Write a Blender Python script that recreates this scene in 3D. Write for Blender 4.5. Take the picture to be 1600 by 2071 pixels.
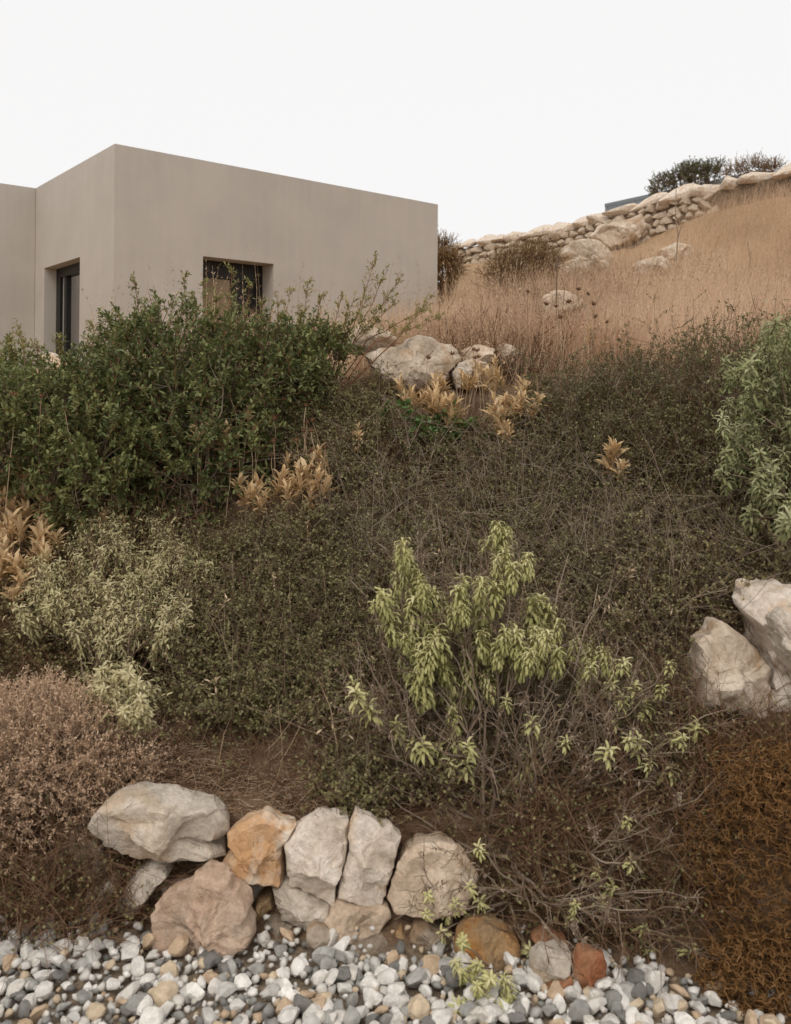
import bpy, bmesh, math
import numpy as np
from mathutils import Matrix, Vector, noise as mnoise

for o in list(bpy.data.objects):
    bpy.data.objects.remove(o)
S = bpy.context.scene
col = S.collection
rng = np.random.default_rng(7)

# ------------------------------------------------------------------ camera
F, Y0, ROLL, EYE = 1720.0, 774.0, math.radians(0.556), 1.5     # focal length (photo px), horizon row, roll, eye height
cam_d = bpy.data.cameras.new('camera')
cam = bpy.data.objects.new('camera', cam_d)
col.objects.link(cam)
cam_d.sensor_fit = 'HORIZONTAL'
cam_d.sensor_width = 36.0
cam_d.lens = 36.0 * F / 1600.0
cam_d.shift_y = (Y0 - 2071 / 2) / 1600.0
cam_d.clip_start, cam_d.clip_end = 0.05, 3000
cam_d.dof.use_dof = True
cam_d.dof.focus_distance = 4.2
cam_d.dof.aperture_fstop = 6.3
cam.matrix_world = Matrix.Translation((0, 0, EYE)) @ Matrix.Rotation(math.pi / 2, 4, 'X') @ Matrix.Rotation(ROLL, 4, 'Z')
S.camera = cam

# ------------------------------------------------------------------ sky and sun (overcast)
SUN_EL, SUN_AZ = math.radians(52), math.radians(200)            # azimuth clockwise from +Y
w = bpy.data.worlds.new('World')
S.world = w
w.use_nodes = True
nt = w.node_tree
bg = nt.nodes['Background']
sky = nt.nodes.new('ShaderNodeTexSky')
sky.sky_type = 'NISHITA'
sky.sun_disc = False
sky.sun_elevation, sky.sun_rotation = SUN_EL, SUN_AZ
sky.air_density, sky.dust_density, sky.ozone_density = 1.0, 4.0, 1.0
mx = nt.nodes.new('ShaderNodeMix')
mx.data_type = 'RGBA'
mx.inputs[0].default_value = 0.93                                # even cloud cover
mx.inputs[7].default_value = (10.0, 9.85, 9.75, 1)
nt.links.new(sky.outputs[0], mx.inputs[6])
nt.links.new(mx.outputs[2], bg.inputs[0])
bg.inputs[1].default_value = 0.1
sun_d = bpy.data.lights.new('sun', 'SUN')
sun_d.energy, sun_d.angle, sun_d.color = 1.1, math.radians(28), (1.0, 0.93, 0.85)
sun = bpy.data.objects.new('sun', sun_d)
col.objects.link(sun)
sd = Vector((math.sin(SUN_AZ) * math.cos(SUN_EL), math.cos(SUN_AZ) * math.cos(SUN_EL), math.sin(SUN_EL)))
sun.rotation_euler = sd.to_track_quat('Z', 'Y').to_euler()
sun.location = sd * 30
vs = S.view_settings
vs.view_transform, vs.look, vs.exposure, vs.gamma = 'Standard', 'None', 0.0, 1.0
S.cycles.max_bounces = 6
S.cycles.diffuse_bounces = 3
S.cycles.transparent_max_bounces = 8


# ------------------------------------------------------------------ pixels of the photograph -> directions
def ray(px, py):
    px, py = np.asarray(px, float), np.asarray(py, float)
    x, y = (px - 800) / F, (Y0 - py) / F
    c, s = math.cos(ROLL), math.sin(ROLL)
    return x * c - y * s, x * s + y * c                          # x and z per metre of depth


def at(px, py, d):
    x, z = ray(px, py)
    d = np.asarray(d, float) + 0 * x
    return np.stack([x * d, d, EYE + z * d], -1)


# ------------------------------------------------------------------ terrain
WALLP = np.array([[0.2, 19.6], [1.35, 19.0], [3.4, 18.0], [4.85, 17.0], [6.0, 16.2], [7.1, 15.5], [8.6, 14.8], [12, 14]])


def toe(x):
    return np.interp(x, [-3, -1, 0, .3, .6, .9, 1.4, 3], [2.36, 2.32, 2.24, 2.25, 2.19, 2.06, 1.80, 1.6])


def ywall(x):
    return np.interp(x, WALLP[:, 0], WALLP[:, 1])


def height(x, y):
    t = y - toe(x)
    z = np.interp(t, [-.05, 0, .12, .20, .34, .6, .9, 2.1, 2.4, 2.8, 3.4],
                  [0, 0, .04, .24, .32, .42, .62, 1.38, 1.50, 1.55, 1.56])
    sl = np.interp(x, [-2.5, 0, 1.4, 3.3, 4.7, 5.85, 6.9, 9], [0.0, .07, .18, .2, .216, .275, .31, .34])
    yy = np.minimum(y, ywall(x)) - 4.6
    z = z + sl * np.maximum(0, yy)
    off = np.clip(x - .5 * np.maximum(y, 0) - .9, 0, 22)
    z = z + .40 * off * np.clip((y - 2.2) / 2, 0, 1)
    far = np.clip((y - 24) / 60, 0, 1)
    return z - far * 3.0


def height_n(x, y):
    z = height(x, y)
    a = np.clip((y - toe(x)) / .3, 0, 1)
    n = .018 * np.sin(x * 9.1 + 1.3 * np.sin(y * 5.3)) * np.cos(y * 8.3 + 1.1 * np.sin(x * 6.1)) \
        + .012 * np.sin(x * 23 + y * 17) * np.sin(y * 29 - x * 11)
    return z + n * a


def hit(px, py):
    """where the line of sight through a photo pixel meets the ground"""
    rx, rz = ray(np.atleast_1d(px), np.atleast_1d(py))
    d = np.full(rx.shape, 1.5)
    done = np.zeros(rx.shape, bool)
    for _ in range(900):
        g = (EYE + rz * d) - height(rx * d, d)
        done |= (g <= 0) | (d > 45)
        if done.all():
            break
        d = np.where(done, d, d + np.clip(g * .6, .004, .25))
    return np.stack([rx * d, d, EYE + rz * d], -1)


# ------------------------------------------------------------------ scene helpers
def tag(o, label=None, cat=None, group=None, kind=None):
    for k, v in (('label', label), ('category', cat), ('group', group), ('kind', kind)):
        if v:
            o[k] = v
    return o


def empty(name, loc, label=None, cat=None, group=None):
    o = bpy.data.objects.new(name, None)
    o.empty_display_size = .1
    col.objects.link(o)
    o.location = [float(v) for v in loc]
    return tag(o, label, cat, group)


def link(name, me, parent=None, loc=(0, 0, 0)):
    o = bpy.data.objects.new(name, me)
    col.objects.link(o)
    o.parent = parent
    o.location = [float(v) for v in loc]
    return o


class MB:
    """collects vertices and faces (triangles and quads) with one random value per vertex"""

    def __init__(self):
        self.v, self.f3, self.f4, self.r, self.n, self.flat = [], [], [], [], 0, False

    def add(self, V, f3=None, f4=None, r=None):
        V = np.asarray(V, float).reshape(-1, 3)
        if f3 is not None and len(f3):
            self.f3.append(np.asarray(f3) + self.n)
        if f4 is not None and len(f4):
            self.f4.append(np.asarray(f4) + self.n)
        self.v.append(V)
        self.r.append(np.zeros(len(V)) if r is None else np.broadcast_to(r, (len(V),)))
        self.n += len(V)
        return self

    def mesh(self, name, mat, origin=(0, 0, 0), smooth=False):
        V = np.concatenate(self.v) - np.asarray(origin, float)
        R = np.concatenate(self.r)
        f3 = np.concatenate(self.f3) if self.f3 else np.zeros((0, 3), int)
        f4 = np.concatenate(self.f4) if self.f4 else np.zeros((0, 4), int)
        me = bpy.data.meshes.new(name)
        me.vertices.add(len(V))
        me.vertices.foreach_set('co', V.astype(np.float32).ravel())
        li = np.concatenate([f3.ravel(), f4.ravel()]).astype(np.int32)
        me.loops.add(len(li))
        me.loops.foreach_set('vertex_index', li)
        tot = np.concatenate([np.full(len(f3), 3), np.full(len(f4), 4)]).astype(np.int32)
        me.polygons.add(len(tot))
        me.polygons.foreach_set('loop_start', (np.cumsum(tot) - tot).astype(np.int32))
        me.polygons.foreach_set('use_smooth', np.full(len(tot), not self.flat))
        a = me.attributes.new('rnd', 'FLOAT', 'POINT')
        a.data.foreach_set('value', R.astype(np.float32))
        me.update(calc_edges=True)
        if mat:
            me.materials.append(mat)
        return me

    def obj(self, name, mat, parent=None, smooth=False, kind=None):
        org = parent.location if parent else (0, 0, 0)
        if parent is not None and parent.parent is not None:
            org = np.array(parent.location) + np.array(parent.parent.location)
        o = link(name, self.mesh(name, mat, org, smooth), parent)
        return tag(o, kind=kind)


def box(mb, x0, x1, y0, y1, z0, z1, M=None):
    mb.flat = True
    V = np.array([[x, y, z] for x in (x0, x1) for y in (y0, y1) for z in (z0, z1)], float)
    if M is not None:
        V = M(V)
    mb.add(V, f4=[[0, 1, 3, 2], [4, 6, 7, 5], [0, 4, 5, 1], [2, 3, 7, 6], [0, 2, 6, 4], [1, 5, 7, 3]])
    return mb


def norm(v):
    return v / np.maximum(np.linalg.norm(v, axis=-1, keepdims=True), 1e-9)


def rand_dir(n, g=rng):
    return norm(g.normal(size=(n, 3)))


UP = np.array([0, 0, 1.0])


def tubes(mb, P, R, sides=3, r=None):
    """P (N,n,3) centre lines, R (N,n) or scalar radii"""
    P = np.asarray(P, float)
    N, n, _ = P.shape
    R = np.broadcast_to(R, (N, n))
    T = norm(np.gradient(P, axis=1))
    ref = np.where(np.abs(T[..., 2:3]) > .9, np.array([1.0, 0, 0]), UP)
    U = norm(np.cross(T, ref))
    W = np.cross(T, U)
    a = np.arange(sides) * 2 * np.pi / sides
    V = P[:, :, None] + R[:, :, None, None] * (np.cos(a)[:, None] * U[:, :, None] + np.sin(a)[:, None] * W[:, :, None])
    base = (np.arange(N) * n * sides)[:, None, None]
    i = np.arange(n - 1)[None, :, None] * sides
    j = np.arange(sides)[None, None, :]
    k = (j + 1) % sides
    q = np.stack([base + i + j, base + i + k, base + i + sides + k, base + i + sides + j], -1).reshape(-1, 4)
    rr = rng.random(N) if r is None else r
    mb.add(V.reshape(-1, 3), f4=q, r=np.repeat(rr, n * sides))


def grow(start, d, L, n=5, wig=.15, up=0.0, g=rng):
    start, d = np.asarray(start, float), norm(np.asarray(d, float))
    L = np.broadcast_to(L, (len(start),))
    P = [start]
    for _ in range(n - 1):
        d = norm(d + g.normal(size=d.shape) * wig + UP * up)
        P.append(P[-1] + d * (L / (n - 1))[:, None])
    return np.stack(P, 1)


def spawn(P, k, t0=.3, t1=1.0, g=rng):
    """k random points on the centre lines: position, tangent, parent"""
    i = g.integers(0, len(P), k)
    t = (t0 + (t1 - t0) * g.random(k)) * (P.shape[1] - 1)
    a = np.minimum(t.astype(int), P.shape[1] - 2)
    fr = (t - a)[:, None]
    A, B = P[i, a], P[i, a + 1]
    return A + (B - A) * fr, norm(B - A), i


def leaves(mb, pos, D, L, W, curl=0.0, fold=.25, N=None, r=None, simple=False):
    n = len(pos)
    D = norm(D)
    if N is None:
        N = rand_dir(n) * .6 + UP
    N = norm(N - D * (N * D).sum(-1, keepdims=True))
    Sd = np.cross(D, N)
    L = np.broadcast_to(L, (n,))[:, None]
    W = np.broadcast_to(W, (n,))[:, None]
    curl = np.broadcast_to(curl, (n,))[:, None]
    c = np.where(np.abs(curl) < 1e-3, 1e-3, curl)

    def mid(t):
        return pos + L * (np.sin(c * t) / c * D - (1 - np.cos(c * t)) / c * N)

    def nrm(t):
        return np.cos(c * t) * N + np.sin(c * t) * D
    rr = rng.random(n) if r is None else r
    if simple:
        m = mid(.5)
        V = np.stack([pos, m + Sd * W / 2 + nrm(.5) * W * fold, mid(1.0), m - Sd * W / 2 + nrm(.5) * W * fold], 1)
        b = (np.arange(n) * 4)[:, None]
        mb.add(V.reshape(-1, 3), f3=np.concatenate([b + [0, 1, 2], b + [0, 2, 3]]), r=np.repeat(rr, 4))
        return
    out = [pos]
    for t, k in ((.33, .9), (.72, .8)):
        m, nn = mid(t), nrm(t)
        out += [m + Sd * W * k / 2 + nn * W * fold, m, m - Sd * W * k / 2 + nn * W * fold]
    out.append(mid(1.0))
    V = np.stack(out, 1)
    b = (np.arange(n) * 8)[:, None]
    f3 = np.concatenate([b + q for q in ([0, 1, 2], [0, 2, 3], [4, 7, 5], [5, 7, 6])])
    f4 = np.concatenate([b + [1, 4, 5, 2], b + [2, 5, 6, 3]])
    mb.add(V.reshape(-1, 3), f3=f3, f4=f4, r=np.repeat(rr, 8))


def in_poly(poly, n, g=rng):
    poly = np.array(poly, float)
    lo, hi = poly.min(0), poly.max(0)
    out = np.zeros((0, 2))
    while len(out) < n:
        p = lo + (hi - lo) * g.random((n * 2 + 10, 2))
        x, y = p[:, 0], p[:, 1]
        ins = np.zeros(len(p), bool)
        j = len(poly) - 1
        for i in range(len(poly)):
            xi, yi = poly[i]
            xj, yj = poly[j]
            cross = ((yi > y) != (yj > y)) & (x < (xj - xi) * (y - yi) / ((yj - yi) + 1e-12) + xi)
            ins ^= cross
            j = i
        out = np.concatenate([out, p[ins]])
    return out[:n]


# ------------------------------------------------------------------ materials
def new_mat(name):
    m = bpy.data.materials.new(name)
    m.use_nodes = True
    t = m.node_tree
    b = t.nodes['Principled BSDF']
    return m, t, b


def nd(t, typ, **kw):
    n = t.nodes.new(typ)
    for k, v in kw.items():
        setattr(n, k, v)
    return n


def ramp(t, stops, interp='LINEAR'):
    n = nd(t, 'ShaderNodeValToRGB')
    n.color_ramp.interpolation = interp
    el = n.color_ramp.elements
    while len(el) < len(stops):
        el.new(.5)
    for e, (p, c) in zip(el, stops):
        e.position = p
        e.color = (*c, 1)
    return n


def leaf_mat(name, cols, rough=.55, trans=.25, spec=.3):
    m, t, b = new_mat(name)
    a = nd(t, 'ShaderNodeAttribute', attribute_name='rnd')
    oi = nd(t, 'ShaderNodeObjectInfo')
    m1 = nd(t, 'ShaderNodeMath', operation='MULTIPLY_ADD')
    m1.inputs[1].default_value = .3
    m2 = nd(t, 'ShaderNodeMath', operation='MULTIPLY')
    m2.inputs[1].default_value = .7
    t.links.new(a.outputs['Fac'], m2.inputs[0])
    t.links.new(oi.outputs['Random'], m1.inputs[0])
    t.links.new(m2.outputs[0], m1.inputs[2])
    k = len(cols)
    cr = ramp(t, [(i / (k - 1), c) for i, c in enumerate(cols)])
    t.links.new(m1.outputs[0], cr.inputs[0])
    t.links.new(cr.outputs[0], b.inputs['Base Color'])
    b.inputs['Roughness'].default_value = rough
    b.inputs['Specular IOR Level'].default_value = spec
    if trans > 0:
        tr = nd(t, 'ShaderNodeBsdfTranslucent')
        t.links.new(cr.outputs[0], tr.inputs[0])
        ms = nd(t, 'ShaderNodeMixShader')
        ms.inputs[0].default_value = trans
        t.links.new(b.outputs[0], ms.inputs[1])
        t.links.new(tr.outputs[0], ms.inputs[2])
        t.links.new(ms.outputs[0], t.nodes['Material Output'].inputs[0])
    return m


def rock_mat(name, a, b_, c, stain=(.42, .2, .07), amt=.3, sc=1.0, bump=.65):
    m, t, b = new_mat(name)
    tc = nd(t, 'ShaderNodeTexCoord')
    oi = nd(t, 'ShaderNodeObjectInfo')
    ad = nd(t, 'ShaderNodeVectorMath', operation='ADD')
    mu = nd(t, 'ShaderNodeVectorMath', operation='SCALE')
    mu.inputs[0].default_value = (37, 53, 71)
    t.links.new(oi.outputs['Random'], mu.inputs['Scale'])
    t.links.new(tc.outputs['Object'], ad.inputs[0])
    t.links.new(mu.outputs[0], ad.inputs[1])

    def nz(scale, det=6, rough=.6, dist=0.0):
        n = nd(t, 'ShaderNodeTexNoise')
        n.inputs['Scale'].default_value = scale
        n.inputs['Detail'].default_value = det
        n.inputs['Roughness'].default_value = rough
        n.inputs['Distortion'].default_value = dist
        t.links.new(ad.outputs[0], n.inputs['Vector'])
        return n
    n1 = nz(9 * sc, 8, .65, .4)
    r1 = ramp(t, [(.32, a), (.5, b_), (.68, c)])
    t.links.new(n1.outputs[0], r1.inputs[0])
    n2 = nz(5 * sc, 5, .6, .8)
    r2 = ramp(t, [(.62 - .3 * amt, (0, 0, 0)), (.72 - .25 * amt, (1, 1, 1))])
    t.links.new(n2.outputs[0], r2.inputs[0])
    x1 = nd(t, 'ShaderNodeMix', data_type='RGBA')
    x1.inputs[7].default_value = (*stain, 1)
    ml = nd(t, 'ShaderNodeMath', operation='MULTIPLY')
    ml.inputs[1].default_value = min(1, .35 + amt)
    t.links.new(r2.outputs[0], ml.inputs[0])
    t.links.new(ml.outputs[0], x1.inputs[0])
    t.links.new(r1.outputs[0], x1.inputs[6])
    n3 = nz(70 * sc, 4, .7)
    r3 = ramp(t, [(.3, (.78, .76, .74)), (.62, (1.16, 1.15, 1.14))])
    t.links.new(n3.outputs[0], r3.inputs[0])
    x2 = nd(t, 'ShaderNodeMix', data_type='RGBA', blend_type='MULTIPLY')
    x2.inputs[0].default_value = .8
    t.links.new(x1.outputs[2], x2.inputs[6])
    t.links.new(r3.outputs[0], x2.inputs[7])
    t.links.new(x2.outputs[2], b.inputs['Base Color'])
    b.inputs['Roughness'].default_value = .9
    b.inputs['Specular IOR Level'].default_value = .2
    n4 = nz(22 * sc, 9, .68, .3)
    bp = nd(t, 'ShaderNodeBump')
    bp.inputs['Strength'].default_value = bump
    bp.inputs['Distance'].default_value = .03 / sc
    t.links.new(n4.outputs[0], bp.inputs['Height'])
    t.links.new(bp.outputs[0], b.inputs['Normal'])
    return m


def plain_mat(name, c, rough=.6, spec=.3, var=.0, scale=20, bump=0.0):
    m, t, b = new_mat(name)
    b.inputs['Roughness'].default_value = rough
    b.inputs['Specular IOR Level'].default_value = spec
    tc = nd(t, 'ShaderNodeTexCoord')
    n = nd(t, 'ShaderNodeTexNoise')
    n.inputs['Scale'].default_value = scale
    n.inputs['Detail'].default_value = 8
    t.links.new(tc.outputs['Object'], n.inputs['Vector'])
    r = ramp(t, [(.3, tuple(v * (1 - var) for v in c)), (.7, tuple(v * (1 + var) for v in c))])
    t.links.new(n.outputs[0], r.inputs[0])
    t.links.new(r.outputs[0], b.inputs['Base Color'])
    if bump:
        bp = nd(t, 'ShaderNodeBump')
        bp.inputs['Strength'].default_value = bump
        bp.inputs['Distance'].default_value = .01
        t.links.new(n.outputs[0], bp.inputs['Height'])
        t.links.new(bp.outputs[0], b.inputs['Normal'])
    return m


def render_mat():
    """smooth grey-beige render with faint trowel clouds, vertical streaks and fine sand"""
    m, t, b = new_mat('lime_render')
    tc = nd(t, 'ShaderNodeTexCoord')
    cl = nd(t, 'ShaderNodeTexNoise')
    cl.inputs['Scale'].default_value = 1.1
    cl.inputs['Detail'].default_value = 7
    cl.inputs['Roughness'].default_value = .6
    t.links.new(tc.outputs['Object'], cl.inputs['Vector'])
    mp = nd(t, 'ShaderNodeMapping')
    mp.inputs['Scale'].default_value = (6, 6, .5)
    t.links.new(tc.outputs['Object'], mp.inputs['Vector'])
    stn = nd(t, 'ShaderNodeTexNoise')
    stn.inputs['Scale'].default_value = 2.0
    stn.inputs['Detail'].default_value = 5
    t.links.new(mp.outputs[0], stn.inputs['Vector'])
    sa = nd(t, 'ShaderNodeTexNoise')
    sa.inputs['Scale'].default_value = 130
    sa.inputs['Detail'].default_value = 3
    t.links.new(tc.outputs['Object'], sa.inputs['Vector'])
    a1 = nd(t, 'ShaderNodeMath', operation='MULTIPLY_ADD')
    a1.inputs[1].default_value = .35
    t.links.new(stn.outputs[0], a1.inputs[0])
    t.links.new(cl.outputs[0], a1.inputs[2])
    a2 = nd(t, 'ShaderNodeMath', operation='MULTIPLY_ADD')
    a2.inputs[1].default_value = .4
    t.links.new(sa.outputs[0], a2.inputs[0])
    t.links.new(a1.outputs[0], a2.inputs[2])
    r = ramp(t, [(.55, (.45, .408, .36)), (1.0, (.54, .494, .438))])
    t.links.new(a2.outputs[0], r.inputs[0])
    t.links.new(r.outputs[0], b.inputs['Base Color'])
    b.inputs['Roughness'].default_value = .95
    b.inputs['Specular IOR Level'].default_value = .1
    bp = nd(t, 'ShaderNodeBump')
    bp.inputs['Strength'].default_value = .25
    bp.inputs['Distance'].default_value = .006
    t.links.new(sa.outputs[0], bp.inputs['Height'])
    t.links.new(bp.outputs[0], b.inputs['Normal'])
    return m


def ground_mat():
    m, t, b = new_mat('hill_soil')
    g = nd(t, 'ShaderNodeNewGeometry')
    n1 = nd(t, 'ShaderNodeTexNoise')
    n1.inputs['Scale'].default_value = 6
    n1.inputs['Detail'].default_value = 10
    n1.inputs['Roughness'].default_value = .7
    t.links.new(g.outputs['Position'], n1.inputs['Vector'])
    n2 = nd(t, 'ShaderNodeTexNoise')
    n2.inputs['Scale'].default_value = 60
    n2.inputs['Detail'].default_value = 6
    t.links.new(g.outputs['Position'], n2.inputs['Vector'])
    soil = ramp(t, [(.3, (.10, .063, .038)), (.55, (.2, .132, .083)), (.75, (.31, .215, .14))])
    t.links.new(n1.outputs[0], soil.inputs[0])
    straw = ramp(t, [(.3, (.28, .18, .10)), (.7, (.46, .31, .18))])
    t.links.new(n1.outputs[0], straw.inputs[0])
    sp = nd(t, 'ShaderNodeSeparateXYZ')
    t.links.new(g.outputs['Position'], sp.inputs[0])
    mr = nd(t, 'ShaderNodeMapRange')
    mr.inputs['From Min'].default_value = 4.3
    mr.inputs['From Max'].default_value = 5.6
    t.links.new(sp.outputs['Y'], mr.inputs['Value'])
    x = nd(t, 'ShaderNodeMix', data_type='RGBA')
    t.links.new(mr.outputs[0], x.inputs[0])
    t.links.new(soil.outputs[0], x.inputs[6])
    t.links.new(straw.outputs[0], x.inputs[7])
    t.links.new(x.outputs[2], b.inputs['Base Color'])
    b.inputs['Roughness'].default_value = .95
    b.inputs['Specular IOR Level'].default_value = .1
    bp = nd(t, 'ShaderNodeBump')
    bp.inputs['Strength'].default_value = .8
    bp.inputs['Distance'].default_value = .02
    t.links.new(n2.outputs[0], bp.inputs['Height'])
    t.links.new(bp.outputs[0], b.inputs['Normal'])
    return m


GRAVEL_COLS = [(.19, .185, .175), (.29, .285, .27), (.38, .375, .355), (.52, .505, .48), (.66, .635, .60), (.80, .775, .735),
               (.66, .63, .58), (.58, .47, .34), (.70, .68, .64), (.62, .60, .57), (.52, .39, .27), (.64, .61, .57), (.78, .76, .73)]


def gravel_mat(name, per_object):
    m, t, b = new_mat(name)
    if per_object:
        src = nd(t, 'ShaderNodeObjectInfo').outputs['Random']
    else:
        src = nd(t, 'ShaderNodeAttribute', attribute_name='rnd').outputs['Fac']
    cr = ramp(t, [(i / len(GRAVEL_COLS), c) for i, c in enumerate(GRAVEL_COLS)], 'CONSTANT')
    t.links.new(src, cr.inputs[0])
    g = nd(t, 'ShaderNodeNewGeometry')
    n = nd(t, 'ShaderNodeTexNoise')
    n.inputs['Scale'].default_value = 60
    n.inputs['Detail'].default_value = 8
    n.inputs['Roughness'].default_value = .65
    t.links.new(g.outputs['Position'], n.inputs['Vector'])
    r = ramp(t, [(.3, (.66, .64, .61)), (.65, (1.12, 1.1, 1.06))])
    t.links.new(n.outputs[0], r.inputs[0])
    x = nd(t, 'ShaderNodeMix', data_type='RGBA', blend_type='MULTIPLY')
    x.inputs[0].default_value = .9
    t.links.new(cr.outputs[0], x.inputs[6])
    t.links.new(r.outputs[0], x.inputs[7])
    t.links.new(x.outputs[2], b.inputs['Base Color'])
    b.inputs['Roughness'].default_value = .8
    b.inputs['Specular IOR Level'].default_value = .25
    bp = nd(t, 'ShaderNodeBump')
    bp.inputs['Strength'].default_value = .35
    bp.inputs['Distance'].default_value = .01
    t.links.new(n.outputs[0], bp.inputs['Height'])
    t.links.new(bp.outputs[0], b.inputs['Normal'])
    return m


def glass_mat():
    m, t, b = new_mat('window_glass')
    b.inputs['Base Color'].default_value = (.012, .011, .010, 1)  # near-black base carries the shade of the unlit room behind
    b.inputs['Roughness'].default_value = .02
    g = nd(t, 'ShaderNodeBsdfGlossy')
    g.inputs['Roughness'].default_value = .02
    g.inputs['Color'].default_value = (.9, .9, .92, 1)
    ms = nd(t, 'ShaderNodeMixShader')
    ms.inputs[0].default_value = .35
    t.links.new(b.outputs[0], ms.inputs[1])
    t.links.new(g.outputs[0], ms.inputs[2])
    t.links.new(ms.outputs[0], t.nodes['Material Output'].inputs[0])
    return m


M = {
    'soil': ground_mat(), 'render': render_mat(), 'glass': glass_mat(),
    'frame': plain_mat('dark_metal', (.012, .011, .009), .45, .4, .2),
    'track': plain_mat('pale_metal', (.35, .34, .33), .4, .5, .1),
    'slate': plain_mat('slate_blue_paint', (.20, .225, .25), .7, .2, .1),
    'mortar': plain_mat('earth_core', (.16, .11, .07), .95, .1, .4, 12, .6),
    'rk_grey': rock_mat('grey_limestone', (.36, .305, .24), (.56, .49, .405), (.74, .665, .57), (.55, .41, .28), .35),
    'rk_rust': rock_mat('rust_stained_limestone', (.52, .40, .29), (.70, .58, .45), (.80, .71, .60), (.52, .27, .10), .42),
    'rk_white': rock_mat('whitish_limestone', (.46, .385, .30), (.70, .605, .505), (.86, .78, .69), (.60, .38, .19), .32),
    'rk_pink': rock_mat('pinkish_sandstone', (.46, .315, .22), (.62, .445, .325), (.71, .545, .42), (.52, .42, .33), .3, .9, .9),
    'rk_tan': rock_mat('tan_limestone', (.42, .32, .225), (.60, .475, .355), (.74, .62, .49), (.5, .3, .14), .3),
    'rk_dull': rock_mat('dull_brown_grey_stone', (.20, .16, .12), (.36, .295, .225), (.48, .41, .325), (.3, .18, .09), .25),
    'rk_ochre': rock_mat('ochre_stone', (.24, .15, .08), (.38, .26, .14), (.46, .36, .24), (.45, .2, .05), .5),
    'rk_red': rock_mat('rust_red_stone', (.22, .10, .05), (.34, .17, .09), (.42, .24, .14), (.26, .08, .03), .4),
    'rk_hill': rock_mat('weathered_hill_stone', (.38, .30, .225), (.56, .46, .355), (.72, .63, .52), (.44, .28, .15), .3),
    'gravel_o': gravel_mat('gravel_piece', True), 'gravel_s': gravel_mat('gravel_mass', False),
    'bark': leaf_mat('grey_brown_bark', [(.13, .095, .065), (.25, .19, .135), (.38, .305, .235)], .85, 0, .1),
    'bark_red': leaf_mat('reddish_twig', [(.13, .05, .03), (.26, .11, .06), (.32, .18, .11)], .7, 0, .2),
    'twig': leaf_mat('dry_grey_twig', [(.10, .065, .042), (.215, .15, .10), (.40, .32, .245)], .85, 0, .1),
    'twig_red': leaf_mat('dead_red_brown_twig', [(.07, .038, .022), (.16, .088, .05), (.27, .165, .10)], .85, 0, .1),
    'mastic': leaf_mat('mastic_leaf', [(.075, .092, .036), (.15, .175, .066), (.25, .265, .098), (.42, .37, .13)], .55, .25, .28),
    'shoot': leaf_mat('young_mastic_leaf', [(.14, .165, .06), (.25, .265, .09), (.38, .35, .12), (.44, .31, .12)], .45, .3, .35),
    'small': leaf_mat('small_dull_leaf', [(.075, .075, .03), (.17, .158, .064), (.28, .25, .112), (.33, .245, .125)], .5, .2, .35),
    'bright': leaf_mat('bright_green_leaf', [(.05, .11, .025), (.085, .17, .04), (.14, .2, .05)], .45, .25, .4),
    'sage_l': leaf_mat('yellow_grey_woolly_leaf', [(.34, .30, .15), (.52, .46, .25), (.72, .64, .42)], .9, .2, .05),
    'sage_c': leaf_mat('yellow_green_woolly_leaf', [(.29, .285, .11), (.50, .475, .21), (.74, .68, .40)], .9, .2, .05),
    'sage_r': leaf_mat('grey_green_woolly_leaf', [(.16, .18, .075), (.31, .325, .155), (.58, .56, .36)], .85, .22, .08),
    'dried': leaf_mat('dried_tan_leaf', [(.44, .29, .14), (.66, .47, .255), (.82, .64, .41)], .8, .2, .1),
    'head': leaf_mat('dried_seed_head', [(.10, .05, .028), (.19, .10, .055), (.28, .16, .09)], .9, 0, .1),
    'thyme': leaf_mat('thyme_twig', [(.40, .27, .17), (.61, .435, .295), (.80, .61, .445)], .9, .1, .05),
    'spurge': leaf_mat('orange_brown_twig', [(.075, .038, .015), (.165, .083, .03), (.31, .17, .07)], .85, 0, .1),
    'grass': leaf_mat('dry_grass', [(.36, .24, .15), (.68, .49, .335), (.92, .75, .57)], .8, .3, .1),
    'grass_r': leaf_mat('reddish_dry_grass', [(.34, .19, .11), (.54, .35, .22), (.68, .48, .32)], .85, .2, .1),
    'straw': leaf_mat('straw', [(.28, .17, .10), (.5, .36, .23), (.70, .55, .39)], .85, 0, .1),
    'brush': leaf_mat('brown_brush_leaf', [(.22, .145, .075), (.36, .255, .135), (.42, .34, .18)], .85, .15, .1),
    'juniper': leaf_mat('juniper_leaf', [(.09, .095, .045), (.17, .17, .085), (.26, .25, .14)], .7, .15, .2),
}

# ------------------------------------------------------------------ ground
def axis(parts):
    return np.unique(np.concatenate([np.linspace(a, b, n) for a, b, n in parts]))


gx = axis([(-400, -60, 9), (-60, -12, 25), (-12, -2, 60), (-2, 2.6, 150), (2.6, 12, 70), (12, 60, 25), (60, 400, 9)])
gy = axis([(-400, -40, 8), (-40, -2, 14), (-2, 1.6, 16), (1.6, 5, 150), (5, 24, 100), (24, 80, 20), (80, 700, 12)])
X, Y = np.meshgrid(gx, gy, indexing='ij')
Z = height_n(X, Y)
nx, ny = X.shape
idx = np.arange(nx * ny).reshape(nx, ny)
q = np.stack([idx[:-1, :-1], idx[1:, :-1], idx[1:, 1:], idx[:-1, 1:]], -1).reshape(-1, 4)
ground = MB().add(np.stack([X, Y, Z], -1), f4=q).obj('ground', M['soil'], smooth=True)
tag(ground, 'brown earth bank rising from the gravel to a straw coloured hillside', 'ground', kind='structure')


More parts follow.
